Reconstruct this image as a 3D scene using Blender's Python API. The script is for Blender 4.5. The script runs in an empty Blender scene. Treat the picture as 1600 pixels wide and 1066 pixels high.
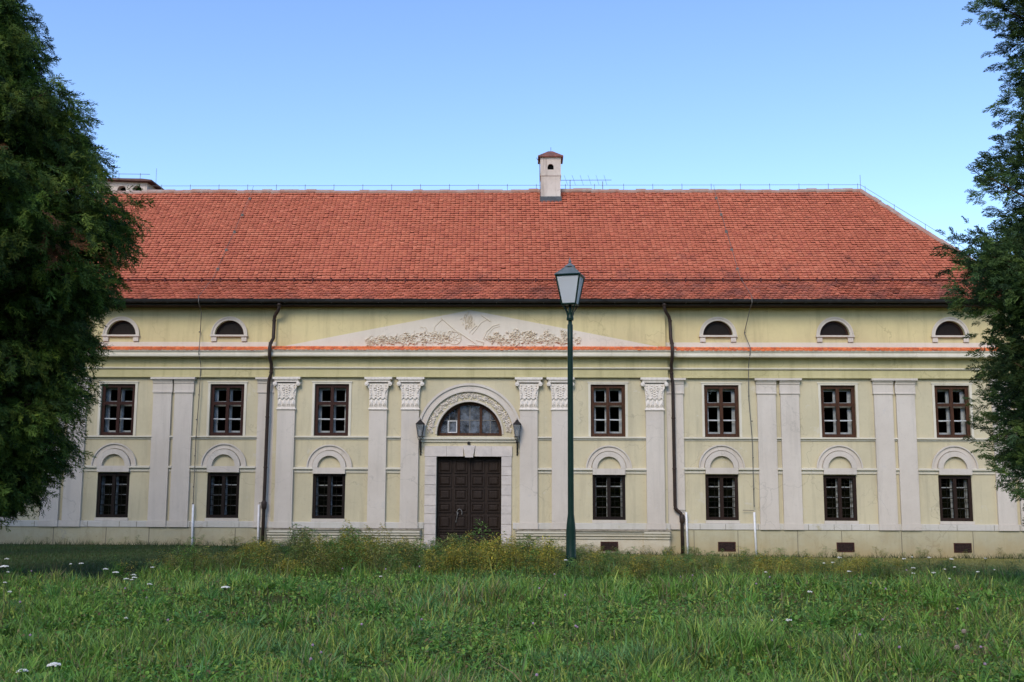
import bpy, math, random
import numpy as np
from mathutils import Vector, Matrix
from mathutils.geometry import tessellate_polygon
R = math.radians
random.seed(7)
rng = np.random.default_rng(11)
scene = bpy.context.scene
C = scene.collection

# ------------------------------------------------------------------ camera
cam = bpy.data.cameras.new('camera'); camo = bpy.data.objects.new('camera', cam); C.objects.link(camo)
cam.sensor_fit = 'HORIZONTAL'; cam.sensor_width = 36; cam.lens = 36*1555/1600
cam.clip_start = .1; cam.clip_end = 3000
yaw, pitch, roll = R(1.07), R(7.2), R(.2)
camo.matrix_world = Matrix.Translation((0, 0, 1.65)) @ Matrix.Rotation(yaw, 4, 'Z') @ Matrix.Rotation(R(90)+pitch, 4, 'X') @ Matrix.Rotation(roll, 4, 'Z')
scene.camera = camo

# ------------------------------------------------------------------ light
SUN_EL, SUN_AZ = R(37), R(198)          # azimuth clockwise from +Y: low behind the camera
world = bpy.data.worlds.new('World'); scene.world = world; world.use_nodes = True
nt = world.node_tree; bg = nt.nodes['Background']
sky = nt.nodes.new('ShaderNodeTexSky'); sky.sky_type = 'NISHITA'; sky.sun_disc = False
sky.sun_elevation = SUN_EL; sky.sun_rotation = SUN_AZ
sky.air_density = 1.0; sky.dust_density = .6; sky.ozone_density = 3.2; sky.altitude = 200
hsv = nt.nodes.new('ShaderNodeHueSaturation'); hsv.inputs['Saturation'].default_value = 1.06; hsv.inputs['Hue'].default_value = .506
nt.links.new(sky.outputs[0], hsv.inputs['Color']); nt.links.new(hsv.outputs[0], bg.inputs[0])
bg.inputs[1].default_value = .15
sl = bpy.data.lights.new('sun', 'SUN'); sl.energy = 1.2; sl.angle = R(26); sl.color = (1, .86, .68)
so = bpy.data.objects.new('sun', sl); C.objects.link(so)
sd = Vector((math.sin(SUN_AZ)*math.cos(SUN_EL), math.cos(SUN_AZ)*math.cos(SUN_EL), math.sin(SUN_EL)))
so.rotation_euler = sd.to_track_quat('Z', 'Y').to_euler(); so.location = (0, -20, 20)
scene.view_settings.view_transform = 'Standard'; scene.view_settings.look = 'None'
scene.view_settings.exposure = .90; scene.view_settings.gamma = 1

# ------------------------------------------------------------------ materials
def newmat(name):
    m = bpy.data.materials.new(name); m.use_nodes = True
    n = m.node_tree.nodes; return m, n, m.node_tree.links, n['Principled BSDF']
def rgba(c): return (c[0], c[1], c[2], 1)
def noise(n, l, scale, detail=5, rough=.6, coord=None, stretch=None):
    t = n.new('ShaderNodeTexNoise'); t.inputs['Scale'].default_value = scale
    t.inputs['Detail'].default_value = detail; t.inputs['Roughness'].default_value = rough
    if coord is None:
        g = n.new('ShaderNodeNewGeometry'); coord = g.outputs['Position']
    if stretch:
        mp = n.new('ShaderNodeMapping'); mp.inputs['Scale'].default_value = stretch
        l.new(coord, mp.inputs[0]); coord = mp.outputs[0]
    l.new(coord, t.inputs['Vector']); return t.outputs['Fac']
def ramp(n, l, fac, stops):
    r = n.new('ShaderNodeValToRGB'); e = r.color_ramp.elements
    while len(e) < len(stops): e.new(.5)
    for i, (p, c) in enumerate(stops): e[i].position = p; e[i].color = rgba(c) if not isinstance(c, (int, float)) else (c, c, c, 1)
    l.new(fac, r.inputs[0]); return r.outputs[0]
def mix(n, l, fac, a, b, mode='MIX'):
    m = n.new('ShaderNodeMix'); m.data_type = 'RGBA'; m.blend_type = mode
    for s, v in ((m.inputs[0], fac), (m.inputs[6], a), (m.inputs[7], b)):
        if hasattr(v, 'node'): l.new(v, s)
        elif isinstance(v, (int, float)): s.default_value = v
        else: s.default_value = rgba(v)
    return m.outputs[2]
def bump(n, l, bsdf, fac, strength, dist=.02):
    b = n.new('ShaderNodeBump'); b.inputs['Strength'].default_value = strength; b.inputs['Distance'].default_value = dist
    l.new(fac, b.inputs['Height']); l.new(b.outputs[0], bsdf.inputs['Normal'])
def plaster(name, base, stain, dirt=(.25, .22, .16), amount=1.0, streak=.45, patch=None):
    m, n, l, b = newmat(name)
    c = mix(n, l, ramp(n, l, noise(n, l, .55, 6, .65), [(.38, 0), (.68, 1)]), base, stain)
    st = ramp(n, l, noise(n, l, 1.0, 6, .7, stretch=(2.6, 1, .22)), [(.50, 0), (.78, 1)])
    mm = n.new('ShaderNodeMath'); mm.operation = 'MULTIPLY'; mm.inputs[1].default_value = streak*amount; l.new(st, mm.inputs[0])
    c = mix(n, l, mm.outputs[0], c, dirt)
    fine = ramp(n, l, noise(n, l, 9, 6, .75), [(.56, 0), (.8, .45*amount)])
    c = mix(n, l, fine, c, dirt)
    if patch:
        c = mix(n, l, ramp(n, l, noise(n, l, 1.7, 7, .7), [(.62, 0), (.66, .8)]), c, patch)
    # rain-splash dirt low on the wall, with a ragged edge
    vo = n.new('ShaderNodeTexVoronoi'); vo.feature = 'DISTANCE_TO_EDGE'; vo.inputs['Scale'].default_value = .55
    gg = n.new('ShaderNodeNewGeometry'); nz = n.new('ShaderNodeTexNoise'); nz.inputs['Scale'].default_value = 1.5; nz.inputs['Detail'].default_value = 7
    l.new(gg.outputs['Position'], nz.inputs['Vector']); va = n.new('ShaderNodeVectorMath'); va.operation = 'MULTIPLY_ADD'; l.new(nz.outputs['Color'], va.inputs[0]); va.inputs[1].default_value = (1.3, 1.3, 1.3); l.new(gg.outputs['Position'], va.inputs[2]); l.new(va.outputs[0], vo.inputs['Vector'])
    ck = ramp(n, l, vo.outputs['Distance'], [(.0, .5*amount), (.012, 0)]); cm_ = n.new('ShaderNodeMath'); cm_.operation = 'MULTIPLY'; l.new(ck, cm_.inputs[0]); l.new(ramp(n, l, noise(n, l, .35, 4), [(.50, 0), (.60, 1)]), cm_.inputs[1])
    c = mix(n, l, cm_.outputs[0], c, dirt)
    g = n.new('ShaderNodeNewGeometry'); sx = n.new('ShaderNodeSeparateXYZ'); l.new(g.outputs['Position'], sx.inputs[0])
    ad = n.new('ShaderNodeMath'); ad.operation = 'MULTIPLY_ADD'; l.new(noise(n, l, 1.6, 6, .7), ad.inputs[0]); ad.inputs[1].default_value = 1.2; l.new(sx.outputs[2], ad.inputs[2])
    c = mix(n, l, ramp(n, l, ad.outputs[0], [(0, .42), (.02, .30)]) if False else ramp2(n, l, ad.outputs[0], -1.0, -.05, .65), c, (.36, .25, .09))
    l.new(c, b.inputs['Base Color']); b.inputs['Roughness'].default_value = .92
    bump(n, l, b, noise(n, l, 30, 6, .7), .35, .012)
    return m
def ramp2(n, l, v, lo, hi, amp):
    m = n.new('ShaderNodeMapRange'); m.inputs['From Min'].default_value = lo; m.inputs['From Max'].default_value = hi
    m.inputs['To Min'].default_value = amp; m.inputs['To Max'].default_value = 0; l.new(v, m.inputs['Value']); return m.outputs[0]
def simple(name, col, rough=.6, col2=None, scale=6, metallic=0, bumpy=.15, stretch=None, spec=None):
    m, n, l, b = newmat(name)
    b.inputs['Specular IOR Level'].default_value = spec if spec is not None else (.15 if max(col) < .2 else .35)
    col2 = col2 or tuple(v*.7 for v in col)
    l.new(mix(n, l, ramp(n, l, noise(n, l, scale, 6, .65, stretch=stretch), [(.35, 0), (.7, 1)]), col, col2), b.inputs['Base Color'])
    b.inputs['Roughness'].default_value = rough; b.inputs['Metallic'].default_value = metallic
    if bumpy: bump(n, l, b, noise(n, l, scale*5, 5, .7, stretch=stretch), bumpy, .01)
    return m
def attrmat(name, rough=.8, trans=0, spec=.3, extra=None):
    m, n, l, b = newmat(name)
    a = n.new('ShaderNodeAttribute'); a.attribute_name = 'Col'
    c = a.outputs['Color']
    if extra: c = extra(n, l, c)
    l.new(c, b.inputs['Base Color']); b.inputs['Roughness'].default_value = rough
    b.inputs['Specular IOR Level'].default_value = spec
    if trans:
        t = n.new('ShaderNodeBsdfTranslucent'); l.new(c, t.inputs[0])
        mx = n.new('ShaderNodeMixShader'); mx.inputs[0].default_value = trans
        l.new(b.outputs[0], mx.inputs[1]); l.new(t.outputs[0], mx.inputs[2]); l.new(mx.outputs[0], n['Material Output'].inputs[0])
    return m
M = {}
M['yellow'] = plaster('yellow_plaster', (.62, .54, .285), (.54, .46, .25), (.33, .28, .15), streak=.55)
M['yellow_low'] = plaster('yellow_plaster_lower', (.565, .505, .335), (.49, .44, .295), (.28, .25, .18), streak=.55, patch=(.55, .51, .40))
M['frieze'] = plaster('frieze_plaster', (.52, .465, .25), (.42, .38, .19), (.25, .22, .10), streak=.6)
M['plinth'] = plaster('plinth_plaster', (.47, .435, .29), (.38, .35, .24), (.22, .19, .12), patch=(.38, .36, .28))
M['white'] = plaster('offwhite_plaster', (.60, .545, .47), (.53, .475, .405), (.32, .295, .25), .9, .45, patch=(.54, .50, .45))
M['cream'] = plaster('cream_moulding', (.66, .615, .50), (.57, .53, .42), (.36, .33, .24), .8)
M['pink'] = plaster('pediment_plaster', (.66, .60, .50), (.60, .54, .44), (.40, .36, .28), .6)
M['base'] = plaster('base_band', (.58, .55, .49), (.49, .47, .40), (.30, .27, .20), 1, .5, patch=(.42, .38, .22))
M['stucco'] = simple('white_stucco', (.76, .70, .62), .85, (.58, .53, .45), 12)
M['relief'] = simple('relief_stucco', (.66, .585, .47), .9, (.60, .53, .40), 9)
M['stone'] = simple('pale_stone', (.64, .575, .51), .8, (.47, .43, .39), 2.5, bumpy=.5)
M['mossy'] = simple('mossy_ledge', (.34, .30, .22), .95, (.09, .08, .05), 6, bumpy=.6)
M['joint'] = simple('dark_joint', (.20, .18, .13), .95)
M['wood'] = simple('red_brown_wood', (.046, .018, .013), .55, (.024, .011, .009), 5, stretch=(6, 6, .8))
M['wood_r'] = simple('brown_wood', (.085, .036, .018), .55, (.022, .012, .008), 5, stretch=(6, 6, .8))
M['wood_dark'] = simple('dark_wood', (.017, .011, .009), .6, (.009, .007, .006), 5, stretch=(6, 6, .8))
M['door'] = simple('gate_wood', (.036, .025, .019), .6, (.017, .012, .010), 4, stretch=(8, 8, .7), bumpy=.5)
M['sash'] = simple('white_paint', (.74, .75, .75), .5, (.45, .46, .46), 8)
M['iron'] = simple('black_iron', (.018, .018, .018), .45, (.035, .028, .022), 12)
M['pipe'] = simple('dark_brown_metal', (.030, .024, .022), .4, (.055, .035, .026), 5)
M['gutter'] = simple('gutter_metal', (.035, .036, .037), .4, (.02, .02, .02), 3)
M['soffit'] = simple('soffit_wood', (.045, .036, .028), .9, (.03, .024, .02), 3)
M['white_pipe'] = simple('white_plastic_pipe', (.78, .78, .78), .4, (.66, .66, .64), 8)
M['wire'] = simple('grey_wire', (.16, .15, .13), .5)
M['green_paint'] = simple('dark_green_paint', (.007, .026, .020), .35, (.012, .034, .026), 10)
M['lead'] = simple('lead_flashing', (.09, .10, .11), .5, (.04, .045, .05), 5)
M['chim'] = plaster('chimney_plaster', (.62, .55, .48), (.44, .37, .31), (.22, .17, .14), 1.6, .8)
M['interior'] = simple('dark_interior', (.008, .008, .008), .95, spec=.02)
M['redfr'] = simple('rusty_red_frame', (.07, .025, .02), .7, (.05, .02, .016), 9)
M['vent'] = simple('vent_mesh', (.012, .008, .008), .9, (.05, .03, .025), 20)
M['mortar'] = simple('ridge_mortar', (.36, .31, .27), .9, (.22, .18, .16), 3)
M['bark'] = simple('bark', (.085, .058, .038), .95, (.04, .03, .02), 5, bumpy=.8, stretch=(5, 5, .8))
def glassmat(name, ior=1.25, tint=(.75, .8, .82), rough=.03, wav=.02):
    m, n, l, b = newmat(name); n.remove(b)
    t = n.new('ShaderNodeBsdfTransparent'); t.inputs[0].default_value = rgba(tint)
    g = n.new('ShaderNodeBsdfGlossy'); g.inputs['Roughness'].default_value = rough
    f = n.new('ShaderNodeFresnel'); f.inputs[0].default_value = ior
    bb = n.new('ShaderNodeBump'); bb.inputs['Strength'].default_value = .3; bb.inputs['Distance'].default_value = wav
    l.new(noise(n, l, 2.2, 2), bb.inputs['Height']); l.new(bb.outputs[0], g.inputs['Normal']); l.new(bb.outputs[0], f.inputs['Normal'])
    mx = n.new('ShaderNodeMixShader'); l.new(f.outputs[0], mx.inputs[0]); l.new(t.outputs[0], mx.inputs[1]); l.new(g.outputs[0], mx.inputs[2])
    l.new(mx.outputs[0], n['Material Output'].inputs[0]); return m
M['glass'] = glassmat('window_glass', 1.4, (.88, .91, .92))
M['fanglass'] = glassmat('fanlight_glass', 1.5)
_n, _l = M['fanglass'].node_tree.nodes, M['fanglass'].node_tree.links
_d = _n.new('ShaderNodeBsdfDiffuse'); _d.inputs[0].default_value = (.20, .23, .27, 1); _m = _n.new('ShaderNodeMixShader')
_l.new(ramp(_n, _l, noise(_n, _l, 2.3, 5, .6), [(.38, .12), (.62, .75)]), _m.inputs[0]); _src = _n['Material Output'].inputs[0].links[0].from_socket
_l.new(_src, _m.inputs[1]); _l.new(_d.outputs[0], _m.inputs[2]); _l.new(_m.outputs[0], _n['Material Output'].inputs[0])
m, n, l, b = newmat('frosted_lamp_glass'); M['frost'] = m
b.inputs['Base Color'].default_value = (.80, .83, .84, 1); b.inputs['Roughness'].default_value = .35
tr = n.new('ShaderNodeBsdfTranslucent'); tr.inputs[0].default_value = (.75, .8, .82, 1)
mx = n.new('ShaderNodeMixShader'); mx.inputs[0].default_value = .45
l.new(b.outputs[0], mx.inputs[1]); l.new(tr.outputs[0], mx.inputs[2]); l.new(mx.outputs[0], n['Material Output'].inputs[0])
def tile_extra(n, l, c):
    c = mix(n, l, ramp(n, l, noise(n, l, .35, 6, .65), [(.40, 0), (.70, .55)]), c, (.46, .13, .074))
    # lichen and soot patches, thicker low on the slope
    g = n.new('ShaderNodeNewGeometry'); sx = n.new('ShaderNodeSeparateXYZ'); l.new(g.outputs['Position'], sx.inputs[0])
    mr = n.new('ShaderNodeMapRange'); l.new(sx.outputs[2], mr.inputs['Value'])
    mr.inputs['From Min'].default_value = 7.6; mr.inputs['From Max'].default_value = 10.5; mr.inputs['To Min'].default_value = .17; mr.inputs['To Max'].default_value = 0
    ad = n.new('ShaderNodeMath'); ad.operation = 'ADD'; l.new(noise(n, l, .9, 8, .78), ad.inputs[0]); l.new(mr.outputs[0], ad.inputs[1])
    mx_ = n.new('ShaderNodeMapRange'); l.new(sx.outputs[0], mx_.inputs['Value'])
    mx_.inputs['From Min'].default_value = -6; mx_.inputs['From Max'].default_value = 12; mx_.inputs['To Min'].default_value = -.05; mx_.inputs['To Max'].default_value = .035
    ad2 = n.new('ShaderNodeMath'); ad2.operation = 'ADD'; l.new(ad.outputs[0], ad2.inputs[0]); l.new(mx_.outputs[0], ad2.inputs[1])
    return mix(n, l, ramp(n, l, ad2.outputs[0], [(.61, 0), (.76, .65)]), c, (.13, .055, .048))
M['tile'] = attrmat('clay_tiles', .85, 0, .25, tile_extra)
M['tileband'] = attrmat('clay_band_tiles', .85, 0, .25)
M['leaf'] = attrmat('conifer_foliage', .7, .22, .2)
M['grass'] = attrmat('grass_blades', .5, .38, .4)
m, n, l, b = newmat('meadow_soil'); M['ground'] = m
c = mix(n, l, ramp(n, l, noise(n, l, 1.4, 8, .7), [(.35, 0), (.65, 1)]), (.035, .060, .014), (.070, .075, .022))
c = mix(n, l, ramp(n, l, noise(n, l, 4.0, 8, .7), [(.60, 0), (.72, .8)]), c, (.060, .045, .025))
g = n.new('ShaderNodeNewGeometry'); sx = n.new('ShaderNodeSeparateXYZ'); l.new(g.outputs['Position'], sx.inputs[0])
mr = n.new('ShaderNodeMapRange'); l.new(sx.outputs[0], mr.inputs['Value']); mr.inputs['From Min'].default_value = 1; mr.inputs['From Max'].default_value = 6
c = mix(n, l, mr.outputs[0], c, mix(n, l, ramp(n, l, noise(n, l, 2.5, 8, .7), [(.35, 0), (.65, 1)]), (.22, .20, .055), (.13, .135, .035)))
l.new(c, b.inputs['Base Color']); b.inputs['Roughness'].default_value = 1; b.inputs['Specular IOR Level'].default_value = .1
bump(n, l, b, noise(n, l, 14, 8, .75), .8, .05)

# ------------------------------------------------------------------ mesh builder
def sub(o, par): o.parent = par; o.matrix_parent_inverse = Matrix.Identity(4); return o
class MB:
    def __init__(s): s.v = []; s.f = []; s.c = []; s.mi = []; s.cur = 0; s.st = []
    def add(s, vs, fs, col=None):
        s.st.append((len(s.v), len(s.f))); o = len(s.v); s.v += [tuple(p) for p in vs]; s.f += [tuple(i+o for i in f) for f in fs]; s.mi += [s.cur]*len(fs)
        if col is not None: s.c += [col]*len(vs)
        return s
    def box(s, x0, x1, y0, y1, z0, z1):
        vs = [(x, y, z) for z in (z0, z1) for y in (y0, y1) for x in (x0, x1)]
        return s.add(vs, [(0, 2, 3, 1), (4, 5, 7, 6), (0, 1, 5, 4), (2, 6, 7, 3), (0, 4, 6, 2), (1, 3, 7, 5)])
    def prof(s, pts, x0, x1):       # (y,z) profile swept along x
        n = len(pts); vs = [(x0, y, z) for y, z in pts]+[(x1, y, z) for y, z in pts]
        return s.add(vs, [tuple(range(n)), tuple(range(2*n-1, n-1, -1))]+[(i, n+i, n+(i+1) % n, (i+1) % n) for i in range(n)])
    def prism(s, pts, y0, y1):      # (x,z) outline given thickness in y
        n = len(pts); vs = [(x, y0, z) for x, z in pts]+[(x, y1, z) for x, z in pts]
        return s.add(vs, [tuple(range(n)), tuple(range(2*n-1, n-1, -1))]+[(i, n+i, n+(i+1) % n, (i+1) % n) for i in range(n)])
    def ring(s, xc, zc, r0, r1, y0, y1, a0=0, a1=180, n=28, stilt=0, ez=1):
        vs = []; fs = []
        for i in range(n+1):
            a = R(a0+(a1-a0)*i/n); c, q = math.cos(a), math.sin(a)*ez
            for r, y in ((r0, y1), (r0, y0), (r1, y0), (r1, y1)): vs.append((xc+r*c, y, zc+stilt+r*q))
            if i: 
                b = 4*(i-1); fs += [(b+k, b+4+k, b+4+(k+1) % 4, b+(k+1) % 4) for k in range(4)]
        fs += [(0, 1, 2, 3), (4*n+3, 4*n+2, 4*n+1, 4*n)]
        return s.add(vs, fs)
    def each(s, name, mat, parent, fix=None):
        out = []
        for (v0, f0), (v1, f1) in zip(s.st, s.st[1:]+[(len(s.v), len(s.f))]):
            m = MB(); m.v = s.v[v0:v1]; m.f = [tuple(i-v0 for i in f) for f in s.f[f0:f1]]; m.mi = [0]*len(m.f); o = m.build(name, mat, parent)
            if fix: sub(o, fix)
            out.append(o)
        return out
    def tube(s, pts, r, n=8, cap=True):
        pts = [Vector(p) for p in pts]; rs = r if isinstance(r, (list, tuple)) else [r]*len(pts)
        vs = []; fs = []; up = None
        for i, p in enumerate(pts):
            t = (pts[min(i+1, len(pts)-1)]-pts[max(i-1, 0)]).normalized()
            if up is None: up = Vector((0, 0, 1)) if abs(t.z) < .9 else Vector((1, 0, 0))
            a = t.cross(up).normalized(); b_ = a.cross(t).normalized(); up = b_
            for k in range(n):
                q = 2*math.pi*k/n; vs.append(p+a*math.cos(q)*rs[i]+b_*math.sin(q)*rs[i])
            if i: fs += [((i-1)*n+k, (i-1)*n+(k+1) % n, i*n+(k+1) % n, i*n+k) for k in range(n)]
        if cap: fs += [tuple(range(n-1, -1, -1)), tuple(range((len(pts)-1)*n, len(pts)*n))]
        return s.add(vs, fs)
    def lathe(s, prof, c=(0, 0, 0), n=16, rot=0):    # [(r,z)]
        vs = []; fs = []
        for i, (r, z) in enumerate(prof):
            vs += [(c[0]+r*math.cos(2*math.pi*k/n+rot), c[1]+r*math.sin(2*math.pi*k/n+rot), c[2]+z) for k in range(n)]
            if i: fs += [((i-1)*n+k, (i-1)*n+(k+1) % n, i*n+(k+1) % n, i*n+k) for k in range(n)]
        fs += [tuple(range(n-1, -1, -1)), tuple(range((len(prof)-1)*n, len(prof)*n))]
        return s.add(vs, fs)
    def blob(s, p, rx, ry, rz, ang=0):               # small oval lump in the xz plane, rotated by ang
        vs = []; ca, sa = math.cos(ang), math.sin(ang)
        for k in range(6):
            a = k*math.pi/3; x, z = rx*math.cos(a), rz*math.sin(a); vs.append((p[0]+x*ca-z*sa, p[1], p[2]+x*sa+z*ca))
        vs.append((p[0], p[1]-ry, p[2])); return s.add(vs, [(k, (k+1) % 6, 6) for k in range(6)])
    def build(s, name, mat, parent=None, loc=None, smooth=False):
        me = bpy.data.meshes.new(name); me.from_pydata(s.v, [], s.f)
        for mt in (mat if isinstance(mat, (list, tuple)) else [mat]): me.materials.append(mt)
        if any(s.mi): me.polygons.foreach_set('material_index', s.mi)
        if s.c:
            a = me.color_attributes.new('Col', 'FLOAT_COLOR', 'POINT')
            a.data.foreach_set('color', np.array([(*q[:3], 1) for q in s.c], 'f').ravel())
        if smooth: me.polygons.foreach_set('use_smooth', [True]*len(s.f))
        me.update(); return link(name, me, parent, loc)
def link(name, me, parent=None, loc=None):
    o = bpy.data.objects.new(name, me); C.objects.link(o)
    if loc: o.location = loc
    if parent is not None:
        o.parent = parent
        if loc is None and parent.get('_w'): o.matrix_parent_inverse = Matrix.Translation(-Vector(parent['_w']))
        elif loc is not None and parent.get('_w'): o.location = Vector(loc)-Vector(parent['_w'])
    return o
def thing(name, label, cat, loc=(0, 0, 0), group=None):
    o = bpy.data.objects.new(name, None); C.objects.link(o); o.location = loc; o['_w'] = tuple(float(v) for v in loc)
    return tag(o, label, cat, group)
def tag(o, label=None, cat=None, group=None, kind=None):
    if label: o['label'] = label
    if cat: o['category'] = cat
    if group: o['group'] = group
    if kind: o['kind'] = kind
    return o
def copy_part(o, loc, parent):
    c = o.copy(); C.objects.link(c); c.parent = parent; c.location = Vector(loc)-Vector(parent['_w'])
    for ch in o.children:
        d = ch.copy(); C.objects.link(d); d.parent = c
    return c
def fast_mesh(name, V, Fs, Cc, mat):
    """V (n,3), Fs list of (k,m) int arrays of equal-size faces, Cc (n,3)"""
    me = bpy.data.meshes.new(name); me.vertices.add(len(V)); me.vertices.foreach_set('co', V.astype('f').ravel())
    loops = np.concatenate([f.ravel() for f in Fs]); sizes = np.concatenate([np.full(len(f), f.shape[1]) for f in Fs])
    me.loops.add(len(loops)); me.loops.foreach_set('vertex_index', loops.astype('i'))
    me.polygons.add(len(sizes)); starts = np.concatenate([[0], np.cumsum(sizes)[:-1]])
    me.polygons.foreach_set('loop_start', starts.astype('i')); me.polygons.foreach_set('loop_total', sizes.astype('i'))
    me.update(calc_edges=True)
    a = me.color_attributes.new('Col', 'FLOAT_COLOR', 'POINT')
    a.data.foreach_set('color', np.concatenate([Cc, np.ones((len(Cc), 1))], 1).astype('f').ravel())
    me.materials.append(mat); return me

# ------------------------------------------------------------------ ground
def gz(x, y):
    x = np.asarray(x, float); y = np.asarray(y, float)
    zw = np.interp(x, [-30, -12, 3, 8, 40], [-1.16, -1.17, -1.40, -1.48, -1.50])
    t = np.clip((y-13.5)/(36-13.5), 0, 1)
    b = .05*np.sin(x*.9+.7)*np.sin(y*.8)+.03*np.sin(x*2.3+y*1.7)
    return zw*t+b*np.clip((26-y)/10, 0, 1)
def grid_axis(a): return np.array(sorted(set(np.round(a, 3))))
gx = grid_axis(np.concatenate([[-1500, -600, -200, -80], np.arange(-40, 40.1, .5), [80, 200, 600, 1500]]))
gy = grid_axis(np.concatenate([[-1500, -400, -100, -30, -10], np.arange(-4, 46.1, .5), [60, 100, 200, 600, 1500]]))
X, Y = np.meshgrid(gx, gy); Z = gz(X, Y)
V = np.stack([X, Y, Z], -1).reshape(-1, 3); nx = len(gx)
i, j = np.meshgrid(np.arange(len(gx)-1), np.arange(len(gy)-1)); q = (j*nx+i).ravel()
me = fast_mesh('ground', V, [np.stack([q, q+1, q+1+nx, q+nx], 1)], np.ones((len(V), 3))*.1, M['ground'])
tag(link('ground', me), kind='structure')

# ------------------------------------------------------------------ the house
XC = -2.19; YW = 36.0; YR = 35.85
house = thing('manor_house', 'long two-storey yellow manor with white pilasters, red tiled hip roof and arched central gateway', 'building', (XC, 36, -1.3))
XL, XR_ = -22.6, 18.2; RL, RR = -9.27, 4.89
up_x = [-15.03, -11.03, -7.18, 2.79, 6.89, 11.07, 15.14]; low_x = [-15.04, -11.05, -7.20, 2.80, 6.83, 11.02, 15.09]
up_all = [-19.05]+up_x; low_all = [-19.1]+low_x; lun = [-19.05, -15.03, -11.04, 6.81, 11.03, 15.18]
def rect(x0, x1, z0, z1): return [(x0, z0), (x1, z0), (x1, z1), (x0, z1)]
def arch(xc, z0, r, n=20, h=0): return [(xc-r, z0)] + ([(xc-r, z0+h)] if h else []) + [(xc-r*math.cos(math.pi*k/n), z0+h+r*math.sin(math.pi*k/n)) for k in range(1, n)] + ([(xc+r, z0+h)] if h else []) + [(xc+r, z0)]
def wall_piece(mb, x0, x1, z0, z1, y, holes, depth=.4, side=True):
    loops = [rect(x0, x1, z0, z1)]+holes
    fl = [p for lp in loops for p in lp]
    tris = tessellate_polygon([[Vector((p[0], p[1], 0)) for p in lp] for lp in loops])
    mb.add([(p[0], y, p[1]) for p in fl], [tuple(t) for t in tris])
    for k, lp in enumerate(loops):
        if k == 0 and not side: continue
        n = len(lp); vs = [(p[0], y, p[1]) for p in lp]+[(p[0], y+depth, p[1]) for p in lp]
        mb.add(vs, [(i, (i+1) % n, n+(i+1) % n, n+i) for i in range(n)])
UW, LW = .62, .585
def holes_for(a, b):
    h = [rect(x-UW, x+UW, 2.73, 4.60) for x in up_all if a < x < b]
    h += [rect(x-LW, x+LW, -.21, 1.39) for x in low_all if a < x < b]
    return h
def lunes(a, b): return [arch(x, 6.41, .54) for x in lun if a < x < b]
zsplit = 5.58
lo, hi = MB(), MB()
for a, b, y in ((XL, RL, YW), (RR, XR_, YW)):
    wall_piece(lo, a, b, -2.3, zsplit, y, holes_for(a, b), side=False)
    wall_piece(hi, a, b, zsplit, 7.55, y, lunes(a, b), side=False)
gate = rect(-3.36, -1.03, -1.6, 2.02)
wall_piece(lo, RL, RR, -2.3, zsplit, YR, holes_for(RL, RR)+[gate, arch(XC, 2.74, 1.17, 28, .06)], .42)
wall_piece(hi, RL, RR, zsplit, 7.55, YR, [], .3)
for mb in (lo,):
    mb.add([(XR_, 36, -2.3), (XR_, 47.5, -2.3), (XR_, 47.5, 7.55), (XR_, 36, 7.55)], [(0, 1, 2, 3)])
    mb.add([(XL, 36, -2.3), (XL, 47.5, -2.3), (XL, 47.5, 7.55), (XL, 36, 7.55)], [(0, 3, 2, 1)])
    mb.add([(XL, 47.5, -2.3), (XR_, 47.5, -2.3), (XR_, 47.5, 7.55), (XL, 47.5, 7.55)], [(0, 3, 2, 1)])
wall = lo.build('wall', M['yellow_low'], house)
hi.build('attic_wall', M['yellow'], house)
ib = MB(); ib.box(XL+.1, XR_-.1, 42.6, 42.8, -2.2, 7.5); ib.box(XL+.1, XR_-.1, 36.45, 42.59, 2.05, 2.25); ib.box(XL+.1, XR_-.1, 36.45, 42.59, 5.3, 5.5); ib.box(XL+.1, XR_-.1, 36.45, 42.59, -2.2, -1.9)
ib.build('interior_wall', M['interior'], house)

# plinth, base band
segs = [(XL, RL, YW, .05), (RR, XR_, YW, .05), (RL-.04, -3.78, YR, .05), (-.62, RR+.04, YR, .05)]
for a, b, y, p in segs:
    pl, bb_, jt = MB(), MB(), MB()
    pl.prof([(y-p, -2.2), (y-p, -.54), (y-.005, -.53), (y-.005, -2.2)], a, b)
    bb_.prof([(y-p-.035, -.53), (y-p-.035, -.335), (y-p+.01, -.32), (y-.004, -.32), (y-.004, -.53)], a+.003, b-.003)
    x = a+.9
    while x < b-.3:
        if y == YW: jt.box(x, x+.022, y-p-.006, y, -2.1, -.56)
        x += random.choice([1.55, 2.1, 2.5, 1.9])
    x = a+.5
    while x < b-.2:
        if y == YW: jt.box(x, x+.015, y-p-.040, y, -.525, -.34)
        x += random.choice([.62, 1.15, .9, 1.3])
    pl.cur = 1; pl.add(jt.v, jt.f) if jt.v else None
    pl.build('plinth', [M['plinth'], M['joint']], house); bb_.build('base_band', M['base'], house)
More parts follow.
